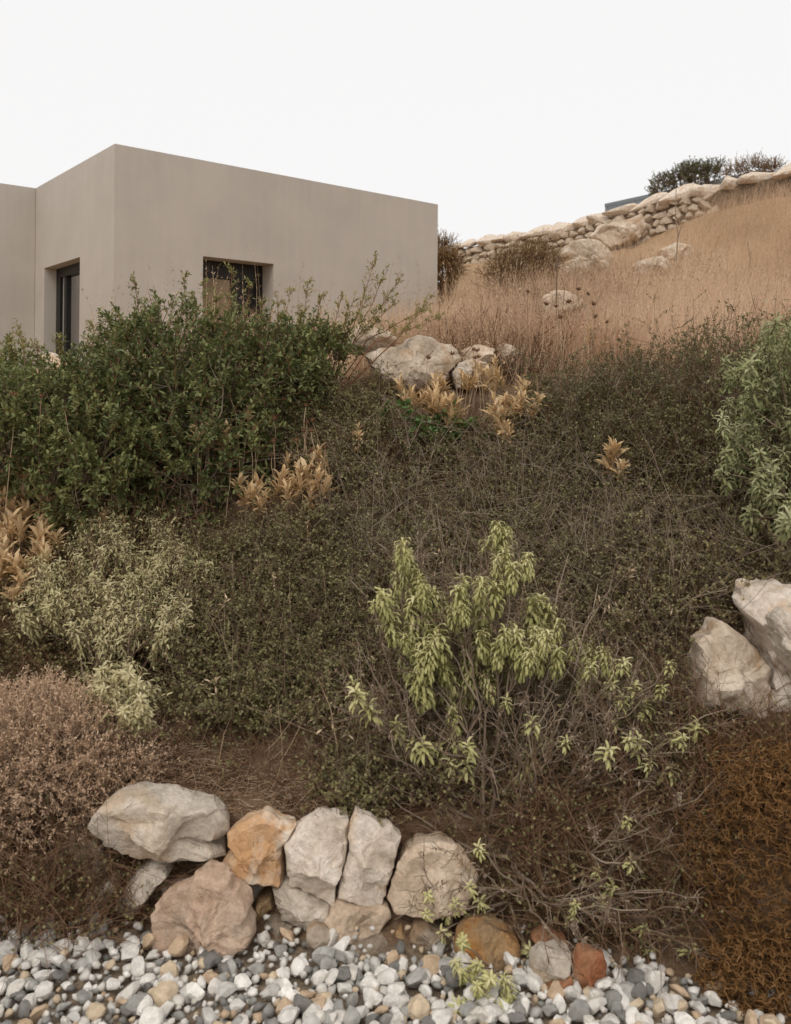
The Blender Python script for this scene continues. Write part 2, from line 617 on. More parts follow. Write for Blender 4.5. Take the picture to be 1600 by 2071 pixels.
# ------------------------------------------------------------------ rocks
def fbm(p, seed, H=1.0, octv=4):
    return mnoise.fractal(Vector((p[0] + seed * 13.7, p[1] - seed * 7.1, p[2] + seed * 3.3)), H, 2.1, octv)


def set_sharp(me, ang=38):
    me.shade_smooth()
    me.set_sharp_from_angle(angle=math.radians(ang))


def traced_rock(name, poly, d, thick, mat, seed, parent=None, label=None, cat=None, p=3.6, cuts=7, rough=.05, group=None, nseg=96):
    """stone with the outline seen in the photograph, standing at depth d, with its own thickness"""
    g = np.random.default_rng(seed)
    P = at(np.array(poly)[:, 0], np.array(poly)[:, 1], d)
    xz = P[:, [0, 2]]
    c = (xz.max(0) + xz.min(0)) / 2 * .4 + xz.mean(0) * .6
    loop = np.concatenate([xz, xz[:1]])
    seg = np.linalg.norm(np.diff(loop, axis=0), axis=1)
    s = np.concatenate([[0], np.cumsum(seg)])
    u = np.linspace(0, s[-1], nseg, endpoint=False)
    R = np.stack([np.interp(u, s, loop[:, k]) for k in (0, 1)], 1)
    R = .6 * R + .2 * np.roll(R, 1, 0) + .2 * np.roll(R, -1, 0)
    R = R - c
    size = np.linalg.norm(xz.max(0) - xz.min(0))
    ss = [1, .99, .965, .93, .88, .82, .74, .65, .55, .44, .32, .2, .1]
    kk = np.arange(nseg)
    ker = np.exp(-.5 * (np.minimum(kk, nseg - kk) / (nseg * .07)) ** 2)
    Rs = np.stack([np.real(np.fft.ifft(np.fft.fft(R[:, k]) * np.fft.fft(ker / ker.sum()))) for k in (0, 1)], 1)
    rings = []
    for side in (-1, 1):
        for s_ in (ss if side < 0 else ss[1:]):
            y = side * thick * (1 - s_ ** p) ** (1 / p)
            Q = (Rs + (R - Rs) * s_ ** 9) * s_
            rings.append(np.column_stack([Q[:, 0], np.full(nseg, y), Q[:, 1]]))
    nf = len(ss)
    V = np.concatenate(rings + [np.array([[0, -thick, 0], [0, thick, 0]])])
    edge = V[:nseg][:, [0, 2]]
    dst = np.sqrt(((V[:, None, [0, 2]] - edge[None]) ** 2).sum(-1).min(1))
    e_ = min(dst.max() * .62, thick * 1.1)
    q2 = np.clip(dst / e_, 0, 1)
    V[:, 1] = np.sign(V[:, 1]) * thick * ((1 - (1 - q2) ** 2.4) ** (1 / 2.4) * .9 + .1 * np.clip(dst / dst.max(), 0, 1))
    for i in range(2 * nf - 1):                                  # even out the depth round each ring
        yr = V[i * nseg:(i + 1) * nseg, 1]
        sm = np.real(np.fft.ifft(np.fft.fft(yr) * np.fft.fft(ker / ker.sum())))
        a_ = 1 - (ss + ss[1:])[i] ** 10
        V[i * nseg:(i + 1) * nseg, 1] = yr + (sm - yr) * a_
    lo, hi = V.min(0), V.max(0)
    sv = np.concatenate([np.repeat(ss + ss[1:], nseg), [0, 0]])
    wgt = 1 - sv ** 14
    N = norm(V * np.array([1, size / (2 * thick + 1e-6) * .7, 1]))
    for i in range(len(V)):
        q_ = V[i] / size
        V[i] += N[i] * size * rough * (.35 + .65 * wgt[i]) * (1.1 * fbm(q_ * 2.6, seed + 5, 1.0, 2))
    for k_ in range(cuts):                                       # chipped planes
        n = norm(np.array([g.uniform(-1, 1), -g.uniform(.35, 1), g.uniform(-.7, 1.1)]))
        k = V @ n
        off = np.quantile(k, g.uniform(.70, .92))
        V = V - (np.maximum(0, k - off) * wgt)[:, None] * n
    for i in range(len(V)):
        q_ = V[i] / size
        r_ = 1 - abs(fbm(q_ * 3.1, seed + 9, .8, 3)) * 2.0
        V[i] += N[i] * size * rough * (.45 * fbm(q_ * 9, seed, .7, 5) - .5 * max(0, r_) ** 6)
    l2, h2 = V.min(0), V.max(0)
    V[:, [0, 2]] = ((V - l2) / (h2 - l2) * (hi - lo) + lo)[:, [0, 2]]
    order_f = [np.arange(nseg) + i * nseg for i in range(nf)]
    order_b = [order_f[0]] + [np.arange(nseg) + (nf + i) * nseg for i in range(nf - 1)]
    f4, f3 = [], []
    for seq, flip, cen in ((order_f, False, len(V) - 2), (order_b, True, len(V) - 1)):
        for a, b in zip(seq[:-1], seq[1:]):
            a2, b2 = np.roll(a, -1), np.roll(b, -1)
            f4.append(np.stack([a, a2, b2, b] if not flip else [a, b, b2, a2], 1))
        a = seq[-1]
        a2 = np.roll(a, -1)
        f3.append(np.stack([a, a2, np.full(nseg, cen)] if not flip else [a2, a, np.full(nseg, cen)], 1))
    me = MB().add(V, f3=np.concatenate(f3), f4=np.concatenate(f4)).mesh(name, M[mat])
    set_sharp(me, 24)
    loc = np.array([c[0], d, c[1]])
    if parent:
        loc = loc - np.array(parent.location)
    o = link(name, me, parent, loc)
    return tag(o, label, cat, group)


def lump_mesh(name, mat, seed, sub=2, cuts=9, rough=.06, scale=(1, 1, 1), rnd=0.0):
    """angular broken stone of unit size"""
    g = np.random.default_rng(seed)
    bm = bmesh.new()
    bmesh.ops.create_icosphere(bm, subdivisions=sub, radius=1)
    V = np.array([v.co for v in bm.verts])
    Fc = np.array([[v.index for v in f.verts] for f in bm.faces])
    bm.free()
    for _ in range(cuts):
        n = norm(g.normal(size=3))
        k = V @ n
        off = g.uniform(.5, .8)
        V = V - np.maximum(0, k - off)[:, None] * n
    for i in range(len(V)):
        V[i] *= 1 + fbm(V[i] * 1.3, seed, .9, 4) * rough
    V = V * np.array(scale)
    if mat is None:
        return V, Fc
    me = MB().add(V, f3=Fc, r=rnd).mesh(name, M[mat])
    set_sharp(me, 20)
    return me


def zpoly(pts, ox, oy, sc):
    return [(ox + x / sc, oy + y / sc) for x, y in pts]


# gravel ------------------------------------------------------------
bed_x = np.linspace(-3, 3, 40)
gb = MB()
Vb = np.concatenate([np.column_stack([bed_x, np.full(40, .2), np.full(40, .006)]),
                     np.column_stack([bed_x, toe(bed_x) + .02, np.full(40, .006)])])
gb.add(Vb, f4=[[i, i + 1, i + 41, i + 40] for i in range(39)])
gravel_bed = gb.obj('gravel_bed', plain_mat('gravel_dust', (.20, .155, .11), .95, .1, .4, 60, .6))
tag(gravel_bed, 'strip of loose grey and white gravel along the foot of the bank', 'gravel', kind='structure')
GM = [lump_mesh('gravel_stone', 'gravel_o', 100 + i, 2, 10, .05,
                (g1, g2, g3)) for i, (g1, g2, g3) in enumerate([(1, .8, .6), (1, .7, .7), (1, .9, .5), (1, .6, .55), (1, .85, .75), (1, .75, .45), (1, .65, .62), (1, .95, .7)])]
GL = [lump_mesh('g', None, 100 + i, 1, 8, .05, (1, .78, .6)) for i in range(8)]
pts = []
step = .0275
for yy in np.arange(1.45, 2.55, step * .82):
    for xx in np.arange(-1.35, 1.35, step):
        x, y = xx + rng.uniform(-.5, .5) * step, yy + rng.uniform(-.5, .5) * step
        tz = y - toe(x)
        if tz > (-.005 if abs(x) < .5 else .01) or (tz > -.07 and rng.random() < .5):
            continue
        pts.append((x, y, tz))
pts = np.array(pts)
vis = (np.abs(pts[:, 0]) < .50 * pts[:, 1]) & (pts[:, 1] > 1.93)
size = rng.gamma(6, 1 / 6, len(pts)) * .0205
size = np.clip(size, .010, .036)
order = np.argsort(-(size * vis))
big = set(order[:300].tolist())
mbg = MB()
for i, (x, y, tz) in enumerate(pts):
    s = size[i]
    z = .008 + s * .5 + rng.random() * .014 + max(0, tz) * .9
    R = Matrix.Rotation(rng.uniform(0, 6.28), 4, 'Z') @ Matrix.Rotation(rng.normal() * .5, 4, 'X') @ Matrix.Rotation(rng.normal() * .5, 4, 'Y')
    if i in big:
        o = link('gravel_stone', GM[i % 8], gravel_bed)
        o.matrix_local = Matrix.Translation((x, y, z)) @ R @ Matrix.Diagonal((s, s, s, 1))
    else:
        V, Fc = GL[i % 8]
        Rm = np.array(R)[:3, :3]
        mbg.add((V * s) @ Rm.T + np.array([x, y, z]), f3=Fc, r=rng.random())
# a lower layer that fills the gaps
n2 = 2600
fx = np.column_stack([rng.uniform(-1.3, 1.3, n2), rng.uniform(1.5, 2.45, n2)])
fx = fx[fx[:, 1] - toe(fx[:, 0]) < np.where(np.abs(fx[:, 0]) < .5, .04, .03)]
for i, (x, y) in enumerate(fx):
    s = rng.uniform(.008, .019)
    V, Fc = GL[i % 8]
    Rm = np.array(Matrix.Rotation(rng.uniform(0, 6.28), 3, 'Z'))
    mbg.add((V * s) @ Rm.T + np.array([x, y, .008 + max(0, y - toe(x))]), f3=Fc, r=rng.random())
mbg.obj('small_gravel', M['gravel_s'], gravel_bed, kind='stuff')

# retaining wall of rough stones -------------------------------------
z4 = lambda pts: zpoly(pts, 170, 1580, 1.928)
z5 = lambda pts: zpoly(pts, 800, 1600, 2.0)
wall = empty('rough_stone_wall', (-.1, 2.33, .0), 'low dry wall of rough pale stones between gravel and bank', 'stone wall')
ST = [
    ([(40, 140), (80, 80), (190, 40), (300, 60), (420, 100), (490, 90), (560, 140), (570, 190), (545, 225), (490, 232), (545, 262), (548, 292), (400, 292), (300, 293), (190, 285), (100, 250), (60, 200)], 2.38, .13, 'rk_grey', 'long flat grey slab at the left end'),
    ([(557, 205), (600, 170), (710, 115), (760, 150), (835, 165), (800, 230), (780, 250), (782, 390), (690, 380), (600, 350), (538, 315), (560, 285), (605, 255), (570, 240)], 2.36, .10, 'rk_rust', 'cream stone with an orange stained front'),
    ([(778, 240), (830, 180), (925, 125), (965, 148), (1035, 155), (1035, 230), (1010, 330), (990, 370), (985, 450), (965, 470), (860, 415), (795, 390), (785, 330)], 2.35, .10, 'rk_white', 'blocky whitish stone in the middle of the top course'),
    ([(1030, 180), (1055, 122), (1100, 130), (1165, 175), (1195, 165), (1240, 215), (1210, 300), (1195, 350), (1170, 470), (1110, 490), (1045, 450), (985, 430), (1000, 360), (1040, 260)], 2.345, .09, 'rk_white', 'upright narrow white stone'),
    ([(1180, 460), (1195, 380), (1225, 290), (1280, 250), (1380, 235), (1440, 245), (1475, 270), (1500, 320), (1540, 365), (1520, 430), (1475, 480), (1350, 500), (1190, 495)], 2.32, .11, 'rk_tan', 'wide tan block at the right end of the top course'),
    ([(730, 400), (800, 388), (900, 435), (965, 465), (950, 510), (930, 545), (830, 535), (770, 520), (745, 470)], 2.345, .09, 'rk_grey', None),
    ([(935, 520), (990, 465), (1100, 482), (1185, 488), (1200, 530), (1130, 610), (1000, 632), (955, 590)], 2.31, .08, 'rk_tan', None),
    ([(645, 500), (680, 450), (730, 440), (742, 480), (700, 518), (660, 532)], 2.36, .06, 'rk_ochre', None),
    ([(600, 385), (700, 375), (730, 430), (670, 480), (630, 440)], 2.42, .07, 'rk_dull', None),
    ([(675, 560), (740, 532), (825, 542), (830, 610), (800, 630), (690, 612)], 2.33, .07, 'rk_dull', None),
    ([(866, 580), (905, 570), (965, 600), (972, 630), (945, 712), (900, 682), (868, 630)], 2.24, .05, 'rk_dull', None),
    ([(1000, 642), (1060, 622), (1160, 612), (1245, 655), (1248, 690), (1050, 702), (1008, 682)], 2.27, .07, 'rk_dull', None),
    ([(1265, 600), (1290, 558), (1340, 548), (1440, 588), (1445, 640), (1360, 668), (1275, 652)], 2.27, .07, 'rk_dull', None),
    ([(1208, 590), (1240, 568), (1262, 600), (1247, 652), (1213, 632)], 2.30, .05, 'rk_ochre', None),
    ([(120, 470), (180, 380), (260, 310), (330, 298), (350, 340), (290, 390), (240, 470), (200, 515), (140, 505)], 2.38, .09, 'rk_grey', None),
    ([(10, 430), (110, 365), (150, 380), (125, 440), (70, 515), (0, 505)], 2.40, .09, 'rk_grey', None),
    ([(255, 440), (300, 370), (400, 360), (420, 400), (330, 480)], 2.42, .08, 'rk_pink', None),
    ([(820, 540), (930, 545), (960, 590), (870, 590)], 2.40, .08, 'rk_dull', None),
    ([(1120, 600), (1210, 520), (1330, 505), (1420, 560), (1280, 610)], 2.42, .09, 'rk_dull', None),
    ([(560, 330), (640, 360), (780, 392), (760, 440), (600, 430), (560, 390)], 2.46, .08, 'rk_dull', None),
    ([(-140, 250), (-40, 180), (60, 200), (110, 300), (90, 380), (-60, 420), (-160, 350)], 2.45, .12, 'rk_dull', None),
]
for i, (pl, d, th, mt, lb) in enumerate(ST):
    traced_rock('stone', z4(pl), d, th, mt, 20 + i, wall, lb, rough=.04, cuts=8)

traced_rock('boulder', z4([(258, 520), (280, 465), (330, 420), (410, 390), (430, 350), (480, 338), (560, 345), (600, 400), (655, 475), (640, 520), (675, 570), (665, 600), (590, 630), (550, 670), (440, 720), (390, 735), (340, 740), (270, 690), (258, 640)]),
            2.235, .11, 'rk_pink', 61, None, 'big pinkish rough boulder leaning against the low stone wall', 'boulder', rough=.06, cuts=7, p=2.6, nseg=96)
traced_rock('boulder', z5([(235, 610), (265, 560), (330, 538), (400, 558), (455, 590), (505, 630), (515, 710), (470, 775), (380, 750), (300, 755), (245, 690)]),
            2.20, .09, 'rk_ochre', 62, None, 'ochre streaked rock behind the trailing green sprig, right of the wall', 'boulder')
traced_rock('rock', z5([(543, 690), (580, 645), (650, 638), (712, 650), (702, 700), (640, 762), (590, 757), (550, 733)]),
            2.12, .06, 'rk_grey', 63, None, 'small grey rock touching a rust red one on the gravel', 'rock')
traced_rock('rock', z5([(712, 690), (740, 650), (800, 643), (852, 660), (858, 760), (832, 805), (790, 835), (740, 785), (714, 740)]),
            2.10, .05, 'rk_red', 64, None, 'upright rust red rock on the gravel below the woody shrub', 'rock')
traced_rock('rock', z5([(590, 825), (640, 780), (715, 752), (735, 800), (665, 838)]),
            2.07, .04, 'rk_red', 65, None, 'flat rust brown flake lying in front of the small grey rock', 'rock')
traced_rock('rock', z5([(550, 600), (610, 565), (695, 605), (700, 645), (600, 650)]),
            2.2, .05, 'rk_red', 66, None, 'reddish stone half hidden behind the small grey rock', 'rock')
traced_rock('rock', z5([(780, 450), (840, 455), (910, 500), (900, 540), (820, 520)]),
            2.28, .05, 'rk_red', 67, None, 'dark red stone deep under the woody shrub', 'rock')

# crest boulders -----------------------------------------------------
zc = lambda pts: zpoly(pts, 650, 600, 2.667)
for pl, d, th, mt, lb in (
    ([(225, 310), (290, 270), (440, 255), (490, 215), (560, 203), (640, 235), (720, 250), (758, 290), (752, 340), (715, 400), (660, 500), (480, 520), (350, 480), (270, 410)], 4.5, .24, 'rk_hill', 'largest grey boulder on the crest of the bank'),
    ([(125, 205), (170, 160), (230, 133), (310, 158), (370, 190), (412, 230), (400, 285), (300, 330), (200, 320), (140, 265)], 4.62, .15, 'rk_tan', 'rounded tan boulder left of the largest crest boulder'),
    ([(750, 292), (790, 272), (850, 255), (935, 280), (930, 350), (850, 390), (765, 385)], 4.68, .12, 'rk_tan', 'small tan crest stone with rust coloured seed heads before it'),
    ([(695, 410), (730, 352), (800, 332), (890, 345), (945, 390), (880, 480), (720, 500)], 4.48, .12, 'rk_grey', 'low grey stone at the right foot of the largest crest boulder'),
    ([(925, 285), (980, 248), (1035, 262), (1075, 310), (1030, 370), (940, 370)], 4.75, .1, 'rk_hill', 'rightmost small stone of the crest row'),
):
    traced_rock('boulder', zc(pl), d, th, mt, 70 + len(pl) + int(d * 50), None, lb, 'boulder', rough=.05)

# outcrop at the right edge
zo = lambda pts: zpoly(pts, 1100, 1150, 3.2)
traced_rock('boulder', zo([(985, 480), (1080, 420), (1130, 335), (1200, 370), (1290, 440), (1350, 520), (1435, 600), (1425, 660), (1365, 890), (1280, 930), (1150, 900), (1040, 900), (950, 850), (985, 700), (990, 560)]),
            hit(1490, 1400)[0][1] - .03, .17, 'rk_hill', 91, None, 'smooth pale rock face left of the knobbly outcrop', 'boulder', p=3.5, rough=.05)
traced_rock('boulder', zo([(1300, 260), (1370, 140), (1500, 112), (1650, 100), (1820, 160), (1850, 500), (1830, 900), (1700, 1050), (1560, 1040), (1420, 960), (1360, 880), (1420, 680), (1440, 580), (1425, 420)]),
            hit(1570, 1380)[0][1] - .0, .22, 'rk_white', 92, None, 'knobbly grey and white outcrop cut by the right edge', 'boulder', rough=.09, p=2.6, nseg=96)
traced_rock('boulder', zo([(1480, 330), (1540, 250), (1680, 240), (1760, 420), (1700, 640), (1580, 660), (1510, 520)]),
            hit(1570, 1380)[0][1] - .16, .1, 'rk_grey', 93, None, 'blue grey knob on the front of the right edge outcrop', 'boulder', rough=.09)

# hillside rocks
ROCKS = []
for pl, d, th, mt, lb in (
    ([(1094, 625), (1098, 600), (1112, 589), (1142, 587), (1168, 598), (1192, 614), (1205, 650), (1180, 672), (1105, 672)], 7.6, .22, 'rk_tan', 'pale cream boulder standing in the dry grass of the lower slope'),
    ([(1122, 520), (1135, 498), (1165, 486), (1200, 485), (1226, 502), (1232, 530), (1215, 575), (1150, 580), (1126, 560)], 12.6, .5, 'rk_hill', 'large weathered boulder below the ridge wall'),
    ([(1275, 540), (1300, 524), (1335, 519), (1354, 535), (1350, 560), (1290, 565)], 11.5, .3, 'rk_hill', 'flat boulder to the right below the large weathered boulder'),
    ([(1335, 505), (1370, 490), (1400, 497), (1405, 525), (1345, 530)], 12.8, .3, 'rk_hill', 'rock almost buried in grass on the upper right slope'),
    ([(1190, 480), (1215, 455), (1260, 448), (1300, 430), (1310, 455), (1290, 490), (1230, 505)], 15.2, .35, 'rk_hill', 'broad sloping rock leaning on the ridge wall'),
    ([(84, 735), (88, 716), (102, 712), (124, 724), (140, 742), (138, 765), (90, 765)], 7.2, .15, 'rk_white', 'white rock before the door at the left'),
    ([(195, 725), (208, 704), (236, 696), (250, 712), (246, 740), (200, 742)], 7.6, .15, 'rk_tan', 'cream rock by the corner of the house, left one of two'),
    ([(246, 748), (252, 730), (270, 726), (282, 745), (276, 760)], 7.4, .12, 'rk_tan', 'smaller cream rock by the corner of the house'),
):
    pa = np.array(pl)
    w_ = np.ptp(pa[:, 0]) / F
    if pa[0, 0] > 1000:
        d = min(hit(pa[:, 0].mean(), pa[:, 1].max() - 8)[0][1], 17.0)
    if pa[0, 0] > 1000:
        ROCKS.append((ray(pa[:, 0].mean(), 600)[0] * d, d, w_ * d * .45))
    traced_rock('boulder', pl, d, th, mt, 120 + int(pl[0][0]), None, lb, 'boulder', nseg=56)

# ------------------------------------------------------------------ house
TH, ZR, L1, L2, ZL = .887, 2.502 + EYE, 4.60, 2.745, 1.416 + EYE
CX = np.array([-2.995, 9.0])
A2, B2 = np.array([math.sin(TH), math.cos(TH)]), np.array([-math.cos(TH), math.sin(TH)])
ZB = 1.0


def hs(V):
    """house axes: u along the right hand face, v along the left hand face, z"""
    V = np.asarray(V, float).reshape(-1, 3)
    p = CX + V[:, :1] * A2 + V[:, 1:2] * B2
    return np.column_stack([p, V[:, 2]])


house = empty('house', (CX[0], CX[1], ZB), 'flat roofed grey rendered house with two recessed dark openings', 'house')
hb = MB()
hb.flat = True
u0, u1, v0, v1 = 1.028, 1.955, 1.042, 2.36              # window on the right face, door on the left face
DEP, DR = .26, .15
wz = ZL - 1.45


def quad(mb, pts):
    mb.add(hs(pts), f4=[[0, 1, 2, 3]])


# right hand face (v = 0)
for a, b, c_, d_ in ((0, u0, ZB, ZR), (u1, L1, ZB, ZR), (u0, u1, ZL, ZR), (u0, u1, ZB, wz)):
    quad(hb, [(a, 0, c_), (b, 0, c_), (b, 0, d_), (a, 0, d_)])
quad(hb, [(u0, 0, wz), (u0, 0, ZL), (u0, DEP, ZL), (u0, DEP, wz)])
quad(hb, [(u1, 0, wz), (u1, DEP, wz), (u1, DEP, ZL), (u1, 0, ZL)])
quad(hb, [(u0, 0, ZL), (u1, 0, ZL), (u1, DEP, ZL), (u0, DEP, ZL)])
quad(hb, [(u0, 0, wz), (u0, DEP, wz), (u1, DEP, wz), (u1, 0, wz)])
# left hand face (u = 0)
for a, b, c_, d_ in ((0, v0, ZB, ZR), (v1, L2 + .3, ZB, ZR), (v0, v1, ZL, ZR)):
    quad(hb, [(0, a, c_), (0, a, d_), (0, b, d_), (0, b, c_)])
quad(hb, [(0, v0, ZB), (DR, v0, ZB), (DR, v0, ZL), (0, v0, ZL)])
quad(hb, [(0, v1, ZB), (0, v1, ZL), (DR, v1, ZL), (DR, v1, ZB)])
quad(hb, [(0, v0, ZL), (DR, v0, ZL), (DR, v1, ZL), (0, v1, ZL)])
# far faces and roof with a low parapet
DV = 7.0
quad(hb, [(L1, 0, ZB), (L1, DV, ZB), (L1, DV, ZR), (L1, 0, ZR)])
quad(hb, [(0, DV, ZB), (0, DV, ZR), (L1, DV, ZR), (L1, DV, ZB)])
quad(hb, [(0, L2 + .3, ZB), (0, L2 + .3, ZR), (0, DV, ZR), (0, DV, ZB)])
pw = .22
for (a, b, c_, d_) in ((0, L1, 0, pw), (0, L1, DV - pw, DV), (0, pw, pw, DV - pw), (L1 - pw, L1, pw, DV - pw)):
    quad(hb, [(a, c_, ZR), (b, c_, ZR), (b, d_, ZR), (a, d_, ZR)])
for pts_ in ([(pw, pw), (L1 - pw, pw)], [(L1 - pw, pw), (L1 - pw, DV - pw)], [(L1 - pw, DV - pw), (pw, DV - pw)], [(pw, DV - pw), (pw, pw)]):
    (a, b), (c_, d_) = pts_
    quad(hb, [(a, b, ZR - .25), (c_, d_, ZR - .25), (c_, d_, ZR), (a, b, ZR)])
quad(hb, [(pw, pw, ZR - .25), (L1 - pw, pw, ZR - .25), (L1 - pw, DV - pw, ZR - .25), (pw, DV - pw, ZR - .25)])
hb.obj('wall', M['render'], house)
wb = MB()
box(wb, -6.5, -.004, L2, DV - .4, ZB, ZR - .003, hs)
wb.obj('wing_wall', M['render'], house)
rm = MB()                                                 # stays empty; the room's darkness is put into the pane colour
win = empty('window', (0, 0, 0))
win.parent = house
win['label'] = 'dark framed window deep in the long right hand wall'
hb = house.location


def part(name, mat, par, boxes):
    mb = MB()
    for bx in boxes:
        box(mb, *bx, hs)
    o = link(name, mb.mesh(name, M[mat], hb), par)
    return o


part('shutter_box', 'frame', win, [(u0 - .02, u1 + .02, DEP, DEP + .12, ZL - .2, ZL + .02)])
part('frame', 'frame', win, [(u0 - .02, u0 + .06, DEP + .01, DEP + .09, wz, ZL - .2), (u1 - .06, u1 + .02, DEP + .01, DEP + .09, wz, ZL - .2),
                             (u0 + .52, u0 + .60, DEP + .02, DEP + .08, wz, ZL - .2), (u0 + .06, u1 - .06, DEP + .01, DEP + .09, wz, wz + .07)])
part('pane', 'glass', win, [(u0 + .06, u0 + .52, DEP + .05, DEP + .06, wz + .07, ZL - .2)])
part('pane', 'frame', win, [(u0 + .60, u1 - .06, DEP + .06, DEP + .07, wz + .07, ZL - .2)])
DEP = DR
door = empty('glass_door', (0, 0, 0))
door.parent = house
door['label'] = 'tall dark framed glass door deep in the short left hand wall'
part('frame', 'frame', door, [(DEP, DEP + .1, v1 - .16, v1 + .02, ZB, ZL + .02), (DEP, DEP + .1, v0 - .02, v0 + .06, ZB, ZL + .02), (DEP, DEP + .1, v0 + .06, v1 - .16, ZL - .12, ZL + .02)])
part('track', 'track', door, [(DEP + .025, DEP + .075, v1 - .245, v1 - .19, ZB, ZL - .12)])
part('mullion', 'frame', door, [(DEP + .02, DEP + .08, v1 - .19, v1 - .16, ZB, ZL - .12), (DEP + .02, DEP + .08, v1 - .34, v1 - .245, ZB, ZL - .12)])
part('pane', 'glass', door, [(DEP + .05, DEP + .06, v0 + .06, v1 - .34, ZB, ZL - .12)])

# distant slate building behind the ridge
fb = at(1224, 412, 30.0)
dh = empty('distant_building', (fb[0] + 2, 30, 4.6), 'slate blue flat roofed building peeking over the ridge wall', 'building')
e2 = at(1345, 385, 27.9)
dirv = norm(np.array([e2[0] - fb[0], -2.1]))
prp = np.array([-dirv[1], dirv[0]])


def fs(V):
    V = np.asarray(V, float)
    p = fb[:2] + V[:, :1] * dirv + V[:, 1:2] * prp
    return np.column_stack([p, V[:, 2]])


mb = MB()
box(mb, 0, 6, 0, 6, 3.0, fb[2] - .12, fs)
mb.obj('wall', M['slate'], dh)
mb = MB()
box(mb, -.01, 6.01, -.01, 6.01, fb[2] - .118, fb[2], fs)
mb.obj('roof', M['slate'], dh)

# ------------------------------------------------------------------ dry stone wall on the ridge
CP = [(905, 497, 19.3), (940, 487, 19.0), (1000, 474, 18.6), (1060, 466, 18.3), (1130, 455, 18.0), (1200, 437, 17.6), (1250, 420, 17.25), (1300, 404, 17.0), (1350, 388, 16.7), (1420, 374, 16.35), (1500, 356, 15.9), (1600, 333, 15.5), (1700, 312, 15.1)]
cpw = np.array([at(*c) for c in CP])
sl_ = np.concatenate([[0], np.cumsum(np.linalg.norm(np.diff(cpw, axis=0), axis=1))])
ridge = empty('ridge_wall', (*cpw[5][:2], float(height(cpw[5][0], cpw[5][1]))), 'dry stone wall with pale coping running along the ridge', 'stone wall')
RM = [lump_mesh('stone', 'rk_hill', 300 + i, 3, 14, .12, sc) for i, sc in enumerate([(1, .8, .55), (1, .9, .5), (1, .75, .62), (1, .8, .45), (1, .9, .6), (1, .7, .5)])]


def along(s):
    return np.array([np.interp(s, sl_, cpw[:, k]) for k in range(3)])


mb = MB()
ss_ = np.linspace(0, sl_[-1], 40)
top = np.array([along(s) for s in ss_])
for dy, nm in ((0, 0),):
    f = top + [0, .06, -.16]
    bk = top + [0, .5, -.16]
    fl = top * [1, 1, 0] + [0, .06, 0]
    fl[:, 2] = height(fl[:, 0], fl[:, 1]) - .3
    bl = fl + [0, .44, 0]
    V = np.concatenate([f, bk, fl, bl])
    n = len(top)
    i = np.arange(n - 1)
    mb.add(V, f4=np.concatenate([np.stack([i, i + 1, i + 1 + n, i + n], 1), np.stack([i + 2 * n, i + 1 + 2 * n, i + 1, i], 1), np.stack([i + n, i + 1 + n, i + 1 + 3 * n, i + 3 * n], 1)]))
mb.obj('core', M['mortar'], ridge)
s = .05
rl = np.array(ridge.location)
KM = [lump_mesh('coping_stone', 'rk_white', 320 + i, 3, 13, .14, sc) for i, sc in enumerate([(1, .8, .6), (1, .9, .55), (1, .75, .7), (1, .8, .5)])]
while s < sl_[-1]:
    wd = rng.uniform(.17, .36)
    p = along(s + wd)
    o = link('coping_stone', KM[rng.integers(4)], ridge, p - rl + [0, .2, -.09 + rng.uniform(-.02, .03)])
    o.scale = (wd * 1.35, rng.uniform(.30, .42), rng.uniform(.19, .33))
    o.rotation_euler = (rng.normal() * .12, -.16 + rng.normal() * .12, rng.normal() * .25)
    s += wd * 1.75
for row in range(5):
    s = rng.uniform(.1, .3)
    while s < sl_[-1] * .72:
        wd = rng.uniform(.09, .17)
        p = along(s + wd) - [0, 0, .25 + row * .15 + rng.uniform(-.02, .02)]
        if p[2] > height(p[0], p[1]) - .05:
            o = link('stone', RM[rng.integers(6)], ridge, p - rl + [0, .07, 0])
            o.scale = (wd * 1.4, .13, rng.uniform(.15, .21))
            o.rotation_euler = (rng.normal() * .1, -.12 + rng.normal() * .2, rng.normal() * .2)
        s += wd * 1.75

# ================================================================== vegetation
def perp_rand(D, amt, g=rng):
    return norm(D + g.normal(size=D.shape) * amt)


def arc(a, b, n=7, sag=.15, wig=.0, g=rng):
    """curved lines from points a to points b, first rising outwards and then turning up"""
    a, b = np.broadcast_to(a, b.shape), np.asarray(b, float)
    L = np.linalg.norm(b - a, axis=1)
    m = (a + b) / 2 + np.array([0, 0, -1.0]) * (sag * L)[:, None] + g.normal(size=b.shape) * (wig * L)[:, None]
    t = np.linspace(0, 1, n)[None, :, None]
    P = (1 - t) ** 2 * a[:, None] + 2 * t * (1 - t) * m[:, None] + t ** 2 * b[:, None]
    P[:, 1:-1] += g.normal(size=P[:, 1:-1].shape) * (wig * .18 * L)[:, None, None]
    return P


def taper(N, n, r0, r1):
    return np.broadcast_to(np.linspace(r0, r1, n)[None], (N, n))


def on_ground(p):
    p = np.array(p, float)
    p[2] = height(p[0], p[1])
    return p


